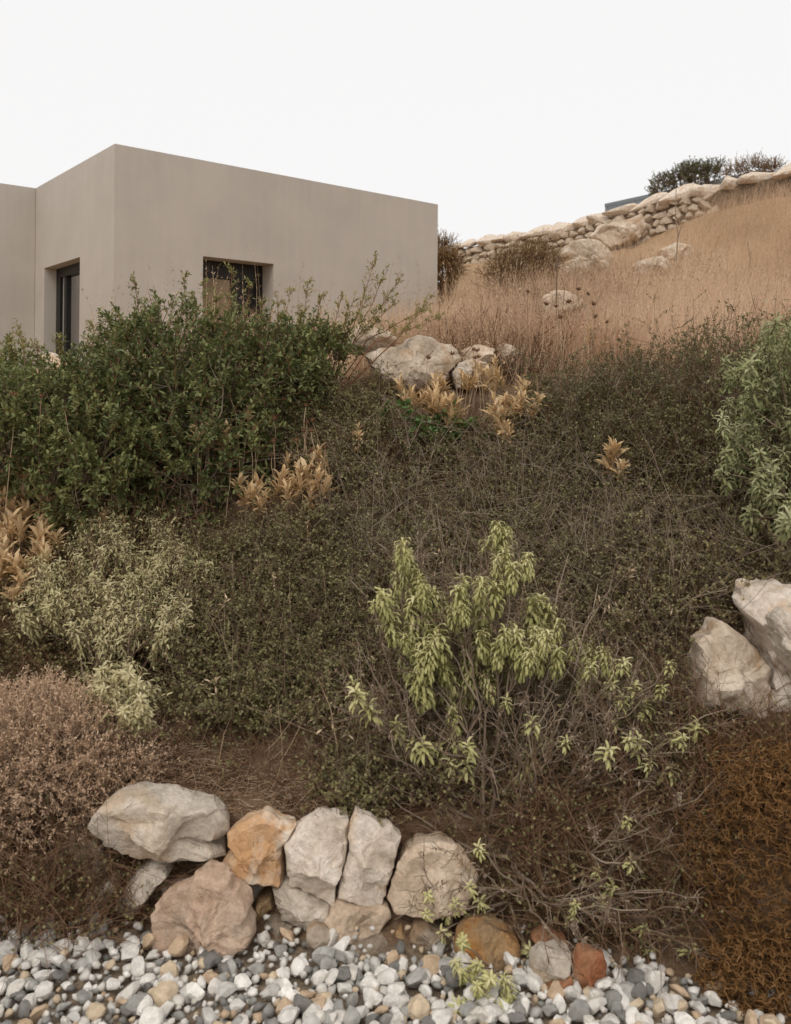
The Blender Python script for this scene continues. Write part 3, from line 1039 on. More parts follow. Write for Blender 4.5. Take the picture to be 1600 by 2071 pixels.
def bush(name, label, cat, base, blobs, ns, sl, lpn, L, W, lmat, bmat, curl=.3, simple=False, up=.5, inner=.25, rs=.0012,
         nb=50, br=.008, group=None, twig_mat=None, jit=.10, twig_kind='stuff', wrand=.5):
    base = on_ground(base)
    root = empty(name, base, label, cat, group)
    wts = np.array([r[0] * r[2] for c, r in blobs])
    bi = rng.choice(len(blobs), ns, p=wts / wts.sum())
    C = np.array([c for c, r in blobs])[bi]
    R = np.array([r for c, r in blobs])[bi]
    d = rand_dir(ns)
    d[:, 2] = np.abs(d[:, 2]) * np.where(rng.random(ns) < .62, 1, -1)
    rad = np.where(rng.random(ns) < inner, rng.uniform(.35, .8, ns), rng.uniform(.84, 1.0, ns) + rng.normal(size=ns) * jit)
    st = C + R * d * rad[:, None]
    st[:, 2] = np.maximum(st[:, 2], height(st[:, 0], st[:, 1]) + .01)
    D = norm(d * .7 + UP * up + rng.normal(size=d.shape) * .35)
    ln = sl * rng.uniform(.55, 1.35, ns)
    P = grow(st, D, ln, 4, .18, .05)
    tw = MB()
    tubes(tw, P, taper(ns, 4, rs, rs * .5))
    # inner twigs tie the shoots to the frame of branches
    cidx = rng.choice(ns, min(ns, nb), replace=False)
    B = arc(base + rng.normal(size=(len(cidx), 3)) * [.05, .05, 0], st[cidx], 7, .12, .07)
    fl = B.reshape(-1, 3)
    fl[:, 2] = np.maximum(fl[:, 2], height(fl[:, 0], fl[:, 1]) - .01)
    bm_ = MB()
    tubes(bm_, B, taper(len(B), 7, br, br * .3), 4)
    k = min(ns, 900)
    ti = rng.choice(ns, k, replace=False)
    q_, tg, pi = spawn(B, k, .4, 1)
    near = q_[np.argmin(((st[ti][:, None] - q_[None, :300]) ** 2).sum(-1), axis=1)] if k else q_
    tubes(bm_, arc(near, st[ti], 5, .05, .08), taper(k, 5, br * .3, rs))
    bm_.obj('branches', M[bmat], root, kind='stuff')
    tw.obj('twigs', M[twig_mat or bmat], root, kind='stuff')
    if lpn:
        n = ns * lpn
        pos, tg, pi = spawn(P, n, .1, 1.0)
        LD = norm(tg * .55 + rand_dir(n) * .8 + UP * .15)
        lf = MB()
        leaves(lf, pos, LD, L * rng.uniform(.6, 1.25, n), W * rng.uniform(.7, 1.2, n), curl, .18, simple=simple,
               r=np.clip(rng.random(ns)[pi] * wrand + rng.random(n) * (1 - wrand), 0, 1))
        lf.obj('foliage', M[lmat], root, kind='stuff')
    return root


def blob(px, py, d, rpx, ry=None, k=(1, 1, 1)):
    r = rpx / F * d
    return at(px, py, d), np.array([r * k[0], (r if ry is None else ry) * k[1], r * k[2]])


# ------------------------------------------------------------------ mastic shrubs (upper left)
bush('mastic_shrub', 'dense dark green leafy shrub in front of the house window', 'shrub', at(430, 1000, 3.75),
     [blob(*b) for b in ((340, 805, 4.0, 160), (500, 800, 4.1, 145), (275, 715, 4.15, 62), (440, 742, 4.2, 60), (400, 905, 3.75, 140),
                         (545, 748, 4.25, 46), (360, 970, 3.6, 95), (245, 860, 3.8, 130), (335, 712, 4.2, 40))],
     2500, .10, 15, .029, .0125, 'mastic', 'bark', .25, rs=.0018, nb=60, br=.008, twig_mat='bark_red', up=.35)
bush('mastic_shrub', 'green leafy shrub at the left edge below the house corner', 'shrub', at(60, 1010, 3.6),
     [blob(*b) for b in ((60, 885, 3.6, 115), (-70, 900, 3.6, 140), (150, 810, 3.9, 65), (30, 805, 3.85, 65), (175, 925, 3.5, 105), (170, 985, 3.4, 75), (180, 745, 4.0, 35), (40, 745, 4.0, 28))],
     1600, .09, 15, .028, .012, 'mastic', 'bark', .25, nb=45, br=.006, twig_mat='bark_red', up=.35)
bush('mastic_shrub', 'looser light green shrub below the blank part of the house wall', 'shrub', at(640, 850, 4.3),
     [blob(*b) for b in ((620, 735, 4.35, 65), (668, 712, 4.45, 34), (590, 785, 4.2, 62))],
     560, .10, 14, .028, .012, 'mastic', 'bark', .25, nb=30, br=.006, twig_mat='bark_red', up=.35)


def young_shoots(name, label, tips, d, base):
    """long reddish stems with pale new leaves standing out above the crown"""
    base = on_ground(base)
    root = empty(name, base, label, 'shrub', None)
    T = np.array([at(x, y, d + rng.uniform(-.15, .2)) for x, y, _, _ in tips])
    B = np.array([at(bx, by, d + rng.uniform(-.1, .15)) for _, _, bx, by in tips])
    P = arc(B, T, 7, .02, .03)
    mb = MB()
    tubes(mb, P, taper(len(P), 7, .0028, .001), 4)
    low = arc(base, B, 6, .1, .05)
    tubes(mb, low, taper(len(low), 6, .005, .0028), 4)
    mb.obj('stems', M['bark_red'], root, kind='stuff')
    n = len(tips) * 34
    pos, tg, pi = spawn(P, n, .15, 1)
    sub = grow(pos, norm(tg + rand_dir(n) * .8), rng.uniform(.03, .06, n), 3, .2, .05)
    mb = MB()
    tubes(mb, sub, .0007)
    mb.obj('twigs', M['bark_red'], root, kind='stuff')
    m = n * 5
    pos, tg, pi = spawn(sub, m, .2, 1)
    mb = MB()
    leaves(mb, pos, norm(tg * .5 + rand_dir(m) * .8 + UP * .25), rng.uniform(.012, .024, m), rng.uniform(.005, .009, m), .2, .2)
    mb.obj('leaves', M['shoot'], root, kind='stuff')


young_shoots('mastic_sapling', 'pale green new shoots with red stems reaching before the window',
             [(272, 568, 290, 700), (300, 590, 330, 720), (378, 545, 360, 680), (395, 600, 400, 700), (470, 545, 465, 700), (440, 600, 430, 700), (505, 575, 490, 700),
              (350, 610, 340, 720), (235, 625, 270, 720), (530, 610, 520, 720), (415, 570, 420, 700), (325, 615, 300, 720)], 4.2, at(400, 960, 3.9))
young_shoots('mastic_sapling', 'arching pale green shoots with red stems to the right of the window',
             [(560, 600, 560, 720), (590, 585, 570, 720), (622, 570, 600, 740), (650, 600, 620, 730), (690, 595, 650, 740), (715, 605, 670, 720), (757, 530, 690, 720),
              (785, 545, 700, 720), (810, 565, 710, 700), (745, 600, 680, 720), (800, 610, 720, 690), (860, 625, 740, 690), (880, 590, 800, 690), (895, 640, 760, 690), (610, 630, 590, 740)], 4.4, at(640, 850, 4.3))
young_shoots('mastic_sapling', 'thin yellowish shoots at the left edge before the grey wing wall',
             [(38, 660, 50, 740), (20, 690, 30, 760), (75, 700, 80, 760), (5, 720, 10, 790), (120, 690, 130, 760), (190, 660, 180, 740), (205, 650, 200, 740)], 3.95, at(90, 980, 3.6))


# ------------------------------------------------------------------ thorny small leaved thickets
def thicket(name, label, poly, ns, H, lmat='small', tmat='twig', lpn=28, L=.0115, tw=4, fwd=.30, rs=.0011, cat='thorny shrub', smat='twig_red', longs=.14, leafy=1.0):
    px = in_poly(poly, ns)
    b = hit(px[:, 0], px[:, 1])
    c = np.median(b, 0)
    root = empty(name, on_ground(c), label, cat)
    Hs = H(px) if callable(H) else np.full(ns, H)
    Hs = Hs * (1 + .38 * np.sin(b[:, 0] * 13 + 2 * np.sin(b[:, 1] * 7)) * np.cos(b[:, 1] * 11 + b[:, 0] * 5))
    D = rng.normal(size=(ns, 3)) * .42 + np.array([0, -fwd, .9])
    P = grow(b - [0, 0, .01], D, Hs * rng.uniform(.55, 1.2, ns), 5, .2, .04)
    mb = MB()
    tubes(mb, P, taper(ns, 5, rs * 1.4, rs * .6))
    mb.obj('stems', M[smat], root, kind='stuff')
    k = ns * tw
    pos, tg, pi = spawn(P, k, .2, 1)
    T = grow(pos, norm(tg * .5 + rand_dir(k) * .9 + [0, -.1, .1]), rng.uniform(.03, .11, k), 3, .12)
    mb = MB()
    tubes(mb, T, taper(k, 3, rs * .75, rs * .35))
    kl = int(ns * longs)
    pos, tg, pi = spawn(P, kl, .5, 1)
    LG = grow(pos, norm(tg * .4 + rand_dir(kl) + [0, -.25, .25]), rng.uniform(.10, .30, kl), 4, .06)
    tubes(mb, LG, taper(kl, 4, rs * 1.15, rs * .5), r=rng.uniform(.55, 1, kl))
    p2, t2, _ = spawn(LG, kl * 4, .1, 1)
    tubes(mb, grow(p2, norm(t2 * .5 + rand_dir(kl * 4)), rng.uniform(.015, .045, kl * 4), 2, 0), rs * .5, r=rng.uniform(.4, 1, kl * 4))
    mb.obj('twigs', M[tmat], root, kind='stuff')
    n = int(ns * lpn * leafy)
    if n:
        pos, tg, pi = spawn(T, n, .1, 1)
        mb = MB()
        leaves(mb, pos, norm(tg * .3 + rand_dir(n)), L * rng.uniform(.6, 1.3, n), L * rng.uniform(.6, .9, n), .3, .12, simple=True,
               r=np.clip(.6 * rng.random(k)[pi] + .4 * rng.random(n), 0, 1))
        mb.obj('foliage', M[lmat], root, kind='stuff')
    return root


thicket('thorny_thicket', 'wide dull green thorny thicket on the right shoulder of the bank',
        [(1040, 840), (1130, 800), (1300, 775), (1680, 750), (1720, 1010), (1420, 1060), (1080, 990)], 2600,
        lambda p: np.interp(p[:, 0], [1040, 1250, 1450, 1700], [.20, .27, .36, .40]), lpn=42, longs=.3)
thicket('thorny_thicket', 'brownish thorny thicket in the middle of the bank',
        [(650, 930), (1080, 890), (1300, 1000), (1260, 1260), (820, 1270), (640, 1180)], 2300, .21, lpn=26, longs=.45)
thicket('thorny_thicket', 'dark shaded thorny thicket above the pale right edge outcrop',
        [(1230, 1060), (1650, 1010), (1720, 1200), (1420, 1260), (1330, 1330), (1220, 1300)], 1100, .24, lpn=30, longs=.5)
thicket('thorny_thicket', 'small leaved thorny bush above the bare soil patch',
        [(420, 1140), (660, 1080), (750, 1300), (690, 1480), (400, 1500), (350, 1320)], 1700, .22, lpn=44, longs=.22)
thicket('thorny_thicket', 'low olive thorny bush left of the crest boulders',
        [(555, 850), (700, 810), (770, 800), (820, 900), (700, 1010), (560, 970)], 1000, .19, lpn=42, longs=.1)
thicket('dead_brushwood', 'brown dead brushwood behind the woody shrub in the centre',
        [(640, 1330), (900, 1250), (1400, 1290), (1380, 1560), (900, 1660), (760, 1640), (660, 1560)], 1500, .17, lpn=14, tmat='twig', longs=.35, cat='brushwood')
thicket('dead_brushwood', 'dark tangle of dead twigs under the arching branches of the woody shrub',
        [(960, 1700), (1130, 1640), (1420, 1560), (1500, 1640), (1420, 1860), (1250, 1930), (1000, 1870)], 1100, .15, lpn=6, tmat='twig_red', longs=.4, cat='brushwood')
thicket('dead_brushwood', 'sparse dark dead stems at the foot of the right edge outcrop',
        [(1340, 1400), (1420, 1470), (1660, 1500), (1660, 1580), (1400, 1600), (1330, 1500)], 420, .12, lpn=6, tmat='twig_red', longs=.4, cat='brushwood')
thicket('dead_brushwood', 'red brown dead patch under the dried plants on the upper bank',
        [(700, 900), (1000, 880), (1010, 960), (720, 990)], 420, .15, lpn=2, tmat='twig_red', longs=.1, cat='brushwood')
thicket('dead_brushwood', 'dark brushwood filling the bank below the left edge shrub',
        [(-60, 1120), (330, 1060), (480, 1080), (420, 1330), (150, 1420), (-60, 1400)], 1100, .2, lpn=20, tmat='twig_red', longs=.2, cat='brushwood')
thicket('dead_brushwood', 'tangled red brown dead stems between thyme cushion and gravel',
        [(-60, 1740), (120, 1700), (310, 1760), (300, 1880), (120, 1930), (-60, 1915)], 650, .17, lpn=4, tmat='twig_red', longs=.5, fwd=.1, cat='brushwood')
thicket('small_bush', 'small bright green leafy sprout below the dried plants',
        [(800, 905), (960, 895), (960, 930), (820, 945)], 60, .17, lmat='bright', tmat='bark_red', lpn=34, L=.028, longs=0, cat='shrub', fwd=.2)
thicket('small_bush', 'low green creeping plant beside the woody shrub left foot',
        [(640, 1600), (780, 1530), (800, 1640), (700, 1660)], 220, .09, lmat='small', lpn=30, L=.012, longs=.05, cat='shrub')


# ------------------------------------------------------------------ woolly sage shrubs with separate leaf tufts
def tuft_mesh(name, mat, seed, n, L, W, curl, e0, e1, hgt, fold=.18):
    g = np.random.default_rng(seed)
    t = np.linspace(0, 1, n)
    phi = np.arange(n) * 2.4 + g.normal(size=n) * .3
    e = e1 + (e0 - e1) * t + g.normal(size=n) * .12
    D = np.stack([np.cos(phi) * np.sin(e), np.sin(phi) * np.sin(e), np.cos(e)], 1)
    N = np.stack([-np.cos(phi) * np.cos(e), -np.sin(phi) * np.cos(e), np.sin(e)], 1)
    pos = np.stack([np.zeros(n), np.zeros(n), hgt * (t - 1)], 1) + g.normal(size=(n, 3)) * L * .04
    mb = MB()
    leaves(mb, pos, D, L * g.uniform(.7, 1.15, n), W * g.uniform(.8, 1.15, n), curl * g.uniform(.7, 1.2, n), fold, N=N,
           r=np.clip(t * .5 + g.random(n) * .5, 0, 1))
    return mb.mesh(name, M[mat], smooth=True)


def place_tufts(root, name, meshes, pts, axis_, smin=.7, smax=1.2):
    rl = np.array(root.location)
    for p, a in zip(pts, axis_):
        o = link(name, meshes[rng.integers(len(meshes))], root, p - rl)
        qn = Vector(a).to_track_quat('Z', 'Y')
        o.rotation_mode = 'QUATERNION'
        o.rotation_quaternion = qn @ Matrix.Rotation(rng.uniform(0, 6.28), 3, 'Z').to_quaternion()
        sc = rng.uniform(smin, smax)
        o.scale = (sc, sc, sc)


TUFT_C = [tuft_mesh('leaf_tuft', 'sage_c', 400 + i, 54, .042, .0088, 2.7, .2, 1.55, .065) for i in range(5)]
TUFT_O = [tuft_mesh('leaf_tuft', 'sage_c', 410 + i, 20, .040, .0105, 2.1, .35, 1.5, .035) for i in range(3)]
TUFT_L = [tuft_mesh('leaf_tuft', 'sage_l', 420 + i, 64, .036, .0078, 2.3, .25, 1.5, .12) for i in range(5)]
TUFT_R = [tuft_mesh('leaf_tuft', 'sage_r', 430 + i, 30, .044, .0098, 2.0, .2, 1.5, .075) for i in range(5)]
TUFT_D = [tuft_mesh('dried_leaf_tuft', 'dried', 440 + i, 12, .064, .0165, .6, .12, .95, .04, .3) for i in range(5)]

zs = lambda pts: zpoly(pts, 650, 1040, 2.667)
cen = zs([(440, 140), (455, 185), (480, 235), (500, 290), (530, 340), (550, 380), (605, 410), (640, 450), (405, 305), (330, 410), (345, 460), (370, 530),
          (500, 440), (475, 490), (555, 490), (450, 560), (480, 610), (500, 640), (550, 660), (600, 560), (620, 600), (450, 720), (530, 720), (640, 740),
          (490, 810), (525, 840), (730, 380), (740, 430), (760, 330), (850, 330), (920, 360), (850, 410), (870, 460), (850, 520), (740, 540), (760, 600),
          (770, 650), (870, 600), (870, 645), (930, 690), (1040, 610), (1050, 660), (1000, 690), (690, 810), (740, 880), (800, 880), (680, 900), (890, 850),
          (800, 780), (800, 700), (985, 90), (985, 180), (1020, 260), (1120, 440), (1160, 430), (1210, 480), (1110, 500), (1170, 570), (1170, 720), (1260, 710),
          (1420, 710), (1440, 820), (1520, 720), (700, 480), (790, 470), (580, 620), (1080, 740), (960, 640)])
opn = zs([(170, 910), (190, 955), (220, 1000), (255, 1040), (300, 1080), (400, 1130), (410, 1160), (500, 1230), (540, 1240), (630, 1250), (720, 1220), (790, 1250), (640, 1360),
          (690, 1340), (780, 1340), (1120, 1310), (1140, 1110), (1000, 1000), (1210, 1220)])
zr_ = lambda pts: zpoly(pts, 1100, 1150, 3.2)
opn += zr_([(380, 510), (310, 630), (520, 600), (590, 760), (440, 750), (510, 830), (820, 610), (770, 770), (460, 940), (560, 1090), (620, 1110), (730, 1130), (840, 1080),
            (900, 1090), (1000, 1020), (690, 1250), (830, 1290), (420, 1170), (350, 1050), (150, 1110), (660, 870)])
low = z5([(130, 420), (120, 495), (200, 490), (240, 455), (285, 525), (185, 570), (340, 445), (300, 385), (940, 120), (955, 290), (835, 440), (820, 320), (880, 380), (720, 510),
          (1185, 415), (1010, 550), (1040, 640), (1200, 640), (545, 640), (730, 460), (335, 225)])
sprig = z5([(270, 610), (245, 695), (335, 705), (380, 755), (440, 760), (330, 790), (245, 880), (355, 900), (300, 905), (440, 920)])
SR = on_ground(at(1010, 1800, 2.42))
sage = empty('woody_sage', SR, 'large woody shrub with drooping yellow green leaf tufts in the centre foreground', 'shrub')


def tuft_world(px, d0, jit):
    P = np.array(px, float)
    g = hit(P[:, 0], P[:, 1])[:, 1]
    d = np.minimum(d0, g - .06) + rng.uniform(-jit, jit, len(P))
    return at(P[:, 0], P[:, 1], d)


tc_ = tuft_world(cen, 2.62, .10)
to_ = tuft_world(opn, 2.45, .08)
tl_ = tuft_world(low, 2.22, .04)
tips = np.concatenate([tc_, to_, tl_])
main_t = tips[rng.choice(len(tips), 22, replace=False)]
extra = np.array([at(x, y, d) for x, y, d in ((1490, 1430, 2.5), (1420, 1600, 2.35), (1340, 1800, 2.15), (1310, 1840, 2.12), (1460, 1560, 2.3), (740, 1560, 2.45), (720, 1290, 2.6), (760, 1230, 2.65),
                                                (1210, 1180, 2.65), (1250, 1120, 2.7), (1150, 1120, 2.7), (1290, 1330, 2.6), (1100, 1880, 2.12), (1230, 1720, 2.25))])
main_t = np.concatenate([main_t, extra])
mbw = MB()
MP = arc(SR + rng.normal(size=(len(main_t), 3)) * [.04, .03, .01], main_t, 10, .16, .10)
for line in MP:
    mb1 = MB()
    tubes(mb1, line[None], taper(1, 10, .0065, .0012), 6)
    mb1.obj('branch', M['bark'], sage)
mp_pts = MP[:, 3:9].reshape(-1, 3)
near = mp_pts[np.argmin(((tips[:, None] - .35 * (tips - SR)[:, None] - mp_pts[None]) ** 2).sum(-1), axis=1)]
TP = arc(near, tips, 8, .10, .09)
tubes(mbw, TP, taper(len(TP), 8, .0032, .0014), 5)
mbw.obj('side_branches', M['bark'], sage, kind='stuff')
mb = MB()
allb = np.concatenate([TP[:, ::1][:, :8], MP[:, [0, 1, 3, 4, 5, 7, 8, 9]]])
k = 800
pos, tg, pi = spawn(allb, k, .15, 1)
SB = grow(pos, norm(tg * .8 + rand_dir(k) * .7 + [0, .25, -.1]), rng.uniform(.05, .20, k), 5, .22, .06)
tubes(mb, SB, taper(k, 5, .0018, .0007), 4)
k2 = 4200
pos, tg, pi = spawn(SB, k2, .2, 1)
tubes(mb, grow(pos, norm(tg * .6 + rand_dir(k2) * .8), rng.uniform(.02, .07, k2), 3, .3, .06), taper(k2, 3, .0012, .0006))
mb.obj('dead_twigs', M['twig'], sage, kind='stuff')
mb = MB()                                                     # shrivelled brown leaves that cling to the twigs
k3 = 5200
pos, tg, pi = spawn(SB, k3, .3, 1)
leaves(mb, pos, norm(tg * .3 + rand_dir(k3)), rng.uniform(.008, .02, k3), rng.uniform(.003, .006, k3), rng.uniform(.5, 2.5, k3), .3)
mb.obj('shrivelled_leaves', M['twig'], sage, kind='stuff')


def tip_axis(TPx):
    return norm(norm(TPx[:, -1] - TPx[:, -3]) * .6 + UP * .7)


ax = tip_axis(TP)
n1, n2_ = len(tc_), len(to_)
place_tufts(sage, 'leaf_tuft', TUFT_C, tc_ - [0, .05, 0], ax[:n1], .8, 1.2)
place_tufts(sage, 'leaf_tuft', TUFT_O, to_, ax[n1:n1 + n2_], .7, 1.1)
place_tufts(sage, 'leaf_tuft', TUFT_O, tl_, ax[n1 + n2_:], .5, .8)
i = rng.choice(n1, 80)
place_tufts(sage, 'leaf_tuft', TUFT_C, tc_[i] + rng.normal(size=(80, 3)) * [.028, .03, .028] - [0, .06, 0], ax[i], .6, 1.0)
i = rng.choice(n1, 50)
place_tufts(sage, 'leaf_tuft', TUFT_O, tc_[i] + rng.normal(size=(50, 3)) * .025 - [0, -.03, .02], ax[i], .5, .8)

sp_b = on_ground(at(1010, 1975, 2.16))
spr = empty('trailing_sprig', sp_b, 'trailing green sprig hanging over the gravel below the ochre streaked rock', 'plant')
sw = at(np.array(sprig)[:, 0], np.array(sprig)[:, 1], 2.02 + rng.uniform(-.03, .03, len(sprig)))
sw[:, 2] = np.maximum(sw[:, 2], .03)
mb = MB()
tubes(mb, arc(sp_b, sw, 6, -.1, .06), taper(len(sw), 6, .003, .0015), 4)
mb.obj('stem', M['bark'], spr)
place_tufts(spr, 'leaf_tuft', TUFT_C, sw, norm(rng.normal(size=sw.shape) * .3 + [0, -.3, .8]), .6, .85)


def sage_dome(name, label, rootpx, rootd, polys, ntuft, bulge, meshes, smin, smax, rb=.004, dmax=9.0, jpx=6, axis_bias=(0, -.35, .8), cat='shrub'):
    b = on_ground(at(*rootpx, rootd))
    root = empty(name, b, label, cat)
    P = np.concatenate([in_poly(pl, int(ntuft * wgt)) for pl, wgt in polys])
    P = P + rng.normal(size=P.shape) * jpx
    g = hit(P[:, 0], P[:, 1])[:, 1]
    d = np.minimum(np.minimum(g, dmax) - .03, np.minimum(g, dmax) - bulge * rng.uniform(.25, 1.0, len(P)))
    T = at(P[:, 0], P[:, 1], d)
    mbx = MB()
    mains = T[rng.choice(len(T), 16, replace=False)]
    MPx = arc(b + rng.normal(size=(16, 3)) * [.05, .03, .0], mains, 9, .1, .08)
    tubes(mbx, MPx, taper(16, 9, rb * 1.8, rb * .6), 5)
    mp = MPx[:, 2:8].reshape(-1, 3)
    nr = mp[np.argmin(((T[:, None] - .3 * (T - b)[:, None] - mp[None]) ** 2).sum(-1), axis=1)]
    TPx = arc(nr, T, 6, .05, .08)
    tubes(mbx, TPx, taper(len(T), 6, rb * .6, .0012), 4)
    k = 700
    pos, tg, pi = spawn(TPx, k, .1, .9)
    tubes(mbx, grow(pos, norm(tg * .7 + rand_dir(k) * .7), rng.uniform(.04, .12, k), 4, .2, .05), taper(k, 4, .0014, .0007))
    mbx.obj('branches', M['twig'], root, kind='stuff')
    k = len(T) * 26
    i_ = rng.integers(0, len(T), k)
    mbf = MB()
    leaves(mbf, T[i_] + rng.normal(size=(k, 3)) * .032 - norm(T[i_] - b) * .02, norm(rand_dir(k) + [0, -.3, .2]), rng.uniform(.012, .03, k), rng.uniform(.004, .008, k), rng.uniform(.5, 2, k), .2)
    mbf.obj('foliage', meshes[0].materials[0], root, kind='stuff')
    place_tufts(root, 'leaf_tuft', meshes, T, norm(norm(TPx[:, -1] - TPx[:, -3]) * .5 + np.array(axis_bias)), smin, smax)
    return root


sage_dome('woolly_sage', 'yellow grey woolly sage bush on the left of the bank', (240, 1380), 2.8,
          [([(50, 1150), (150, 1050), (300, 1030), (350, 1070), (430, 1150), (400, 1230), (330, 1300), (200, 1290), (60, 1240)], .76),
           ([(30, 1200), (120, 1120), (200, 1250), (120, 1300), (40, 1260)], .08), ([(175, 1355), (240, 1350), (330, 1400), (300, 1450), (200, 1430)], .16)],
          300, .36, TUFT_L, .7, 1.05)
sage_dome('woolly_sage', 'fresh grey green woolly sage bush cut by the right edge', (1620, 1120), 3.2,
          [([(1450, 830), (1480, 720), (1540, 670), (1700, 640), (1720, 980), (1600, 1020), (1570, 960), (1470, 900)], .85),
           ([(1460, 910), (1560, 940), (1650, 1040), (1570, 1020), (1490, 960)], .15)],
          190, .60, TUFT_R, .65, 1.15, dmax=3.5, jpx=26)
sage_dome('woolly_sage', 'faint grey green sage at the top right of the thorny thicket', (1560, 720), 5.0,
          [([(1500, 610), (1560, 580), (1640, 590), (1640, 680), (1520, 680)], 1.0)], 60, .15, TUFT_R, .6, .9)

# ------------------------------------------------------------------ dried plants with tan leaves and seed heads
def head_mesh(seed):
    g = np.random.default_rng(seed)
    V, Fc = lump_mesh('h', None, seed, 1, 3, .25, (.011, .011, .0075))
    mb = MB().add(V, f3=Fc, r=.3)
    n = 34
    D = norm(np.column_stack([g.normal(size=n), g.normal(size=n), g.uniform(-.1, .9, n)]))
    leaves(mb, D * .006, D, g.uniform(.008, .013, n), .0035, 0, .2)
    return mb.mesh('seed_head', M['head'])


HEADS = [head_mesh(500 + i) for i in range(4)]


def dried(label, tufts, heads, foot, dz=.08, smin=.85, smax=1.4):
    fpos = hit([foot[0]], [foot[1]])[0]
    root = empty('dried_plant', on_ground(fpos), label, 'dried plant')
    rl = np.array(root.location)
    mb = MB()
    if tufts:
        P = np.array(tufts, float)
        g = hit(P[:, 0], P[:, 1] + 30)[:, 1]
        T = at(P[:, 0], P[:, 1], np.minimum(g, rl[1] + .5) - dz - .10 - rng.uniform(0, .08, len(P)))
        g0 = np.column_stack([T[:, 0] * .8 + rl[0] * .2, np.minimum(T[:, 1] + .04, T[:, 1] * .5 + .5 * rl[1] + .05)])
        B = np.column_stack([g0, height(g0[:, 0], g0[:, 1]) - .01])
        tubes(mb, arc(B, T, 6, .02, .05), taper(len(T), 6, .0026, .0018), 4)
        place_tufts(root, 'dried_leaf_tuft', TUFT_D, T, norm(rng.normal(size=T.shape) * .22 + [0, -.1, 1]), smin, smax)
        i2 = rng.choice(len(T), len(T))
        place_tufts(root, 'dried_leaf_tuft', TUFT_D, T[i2] - [0, 0, .045] + rng.normal(size=T.shape) * .012, norm(rng.normal(size=T.shape) * .4 + [0, -.2, .8]), smin * .6, smax * .8)
    if heads:
        P = np.array(heads, float)
        g = hit(P[:, 0], P[:, 1] + 90)[:, 1]
        T = at(P[:, 0], P[:, 1], np.minimum(g, rl[1] + .3) - dz - .12)
        g0 = np.column_stack([T[:, 0] + rng.normal(size=len(T)) * .03, T[:, 1] + .03])
        B = np.column_stack([g0, height(g0[:, 0], g0[:, 1]) - .01])
        tubes(mb, arc(B, T, 7, .0, .05), taper(len(T), 7, .0022, .0015), 4)
        for p in T:
            o = link('seed_head', HEADS[rng.integers(4)], root, p - rl)
            o.rotation_euler = (rng.normal() * .3, rng.normal() * .3, rng.uniform(0, 6))
            s_ = rng.uniform(.8, 1.25)
            o.scale = (s_, s_, s_)
    mb.obj('stalks', M['straw'], root, kind='stuff')


zl_ = lambda pts: zpoly(pts, 0, 700, 2.286)
dried('tall clump of dried tan leaves at the left edge',
      [tuple(p) for p in in_poly([(-20, 990), (40, 940), (75, 970), (110, 1020), (120, 1100), (60, 1180), (-20, 1170)], 40)], zl_([(65, 225), (190, 230), (300, 300)]), (40, 1220))
dried('dried tan leaves behind the left woolly sage', zl_([(440, 690), (430, 730), (520, 720), (510, 750), (545, 740), (460, 640), (575, 810), (210, 880), (240, 900), (190, 940), (260, 890), (480, 780)]),
      zl_([(530, 540), (615, 560), (460, 600), (500, 590)]), (220, 1090), smin=.6, smax=.95)
dried('two tan leaf rosettes with tall seed heads against the green shrub', zl_([(930, 400), (960, 400), (1040, 400), (1030, 420), (1150, 310), (920, 430)]),
      zl_([(848, 190), (945, 135), (985, 185), (1062, 230), (890, 258)]), (430, 960), dz=.30)
dried('dense group of dried tan leaves with brown seed heads left of centre',
      zl_([(1330, 540), (1310, 600), (1380, 590), (1350, 640), (1440, 540), (1470, 500), (1470, 610), (1510, 640), (1420, 590), (1290, 640), (1440, 680), (1105, 640), (1195, 650), (1160, 680), (1140, 690), (1180, 700), (1220, 700), (1330, 670), (1390, 640)]),
      zl_([(1210, 380), (1265, 335), (1265, 440), (1180, 480), (1160, 460), (1105, 515), (1065, 575), (1255, 505), (1405, 390), (1420, 355), (1445, 345), (1440, 390), (1500, 470), (1445, 480), (1370, 435), (1415, 275), (1450, 565)]), (590, 1050))
zd = lambda pts: zpoly(pts, 650, 600, 2.667)
dried('broad patch of dried tan leaves below the crest boulders',
      zd([(430, 490), (620, 470), (640, 460), (660, 480), (560, 540), (590, 545), (610, 570), (540, 560), (490, 545), (470, 570), (760, 430), (770, 460), (790, 470), (840, 400), (860, 410), (940, 355), (960, 430), (680, 560), (700, 600),
          (640, 590), (680, 630), (730, 600), (620, 510), (700, 650), (820, 460), (900, 430)]),
      zd([(577, 330), (705, 308), (820, 285), (840, 290), (850, 325), (830, 330), (940, 300)]), (870, 880))
dried('slender dried plant with stacked pale leaf pairs right of the tan patch',
      zd([(1095, 480), (1090, 520), (1080, 560), (1000, 560), (1010, 590), (960, 590), (940, 610), (980, 640), (960, 660), (1000, 700), (970, 700), (1150, 600), (1170, 560), (1040, 610), (1060, 580), (930, 560)]),
      zd([(1160, 400)]), (1040, 900))
dried('single dried stalk with two tan leaf pairs on the dark thicket', [(1240, 905), (1242, 925), (1258, 945), (1232, 915)], [], (1280, 1080), dz=.16)
dried('dried plant with dark seed heads on the crest before the cream boulder', zd([(1450, 180), (1440, 230), (1530, 220)]),
      [(1125, 620), (1133, 642), (1150, 610), (1190, 595), (1200, 615), (1205, 640), (1228, 652), (1170, 585), (1105, 615), (1068, 590)], (1180, 790), dz=.1, smin=.5, smax=.8)
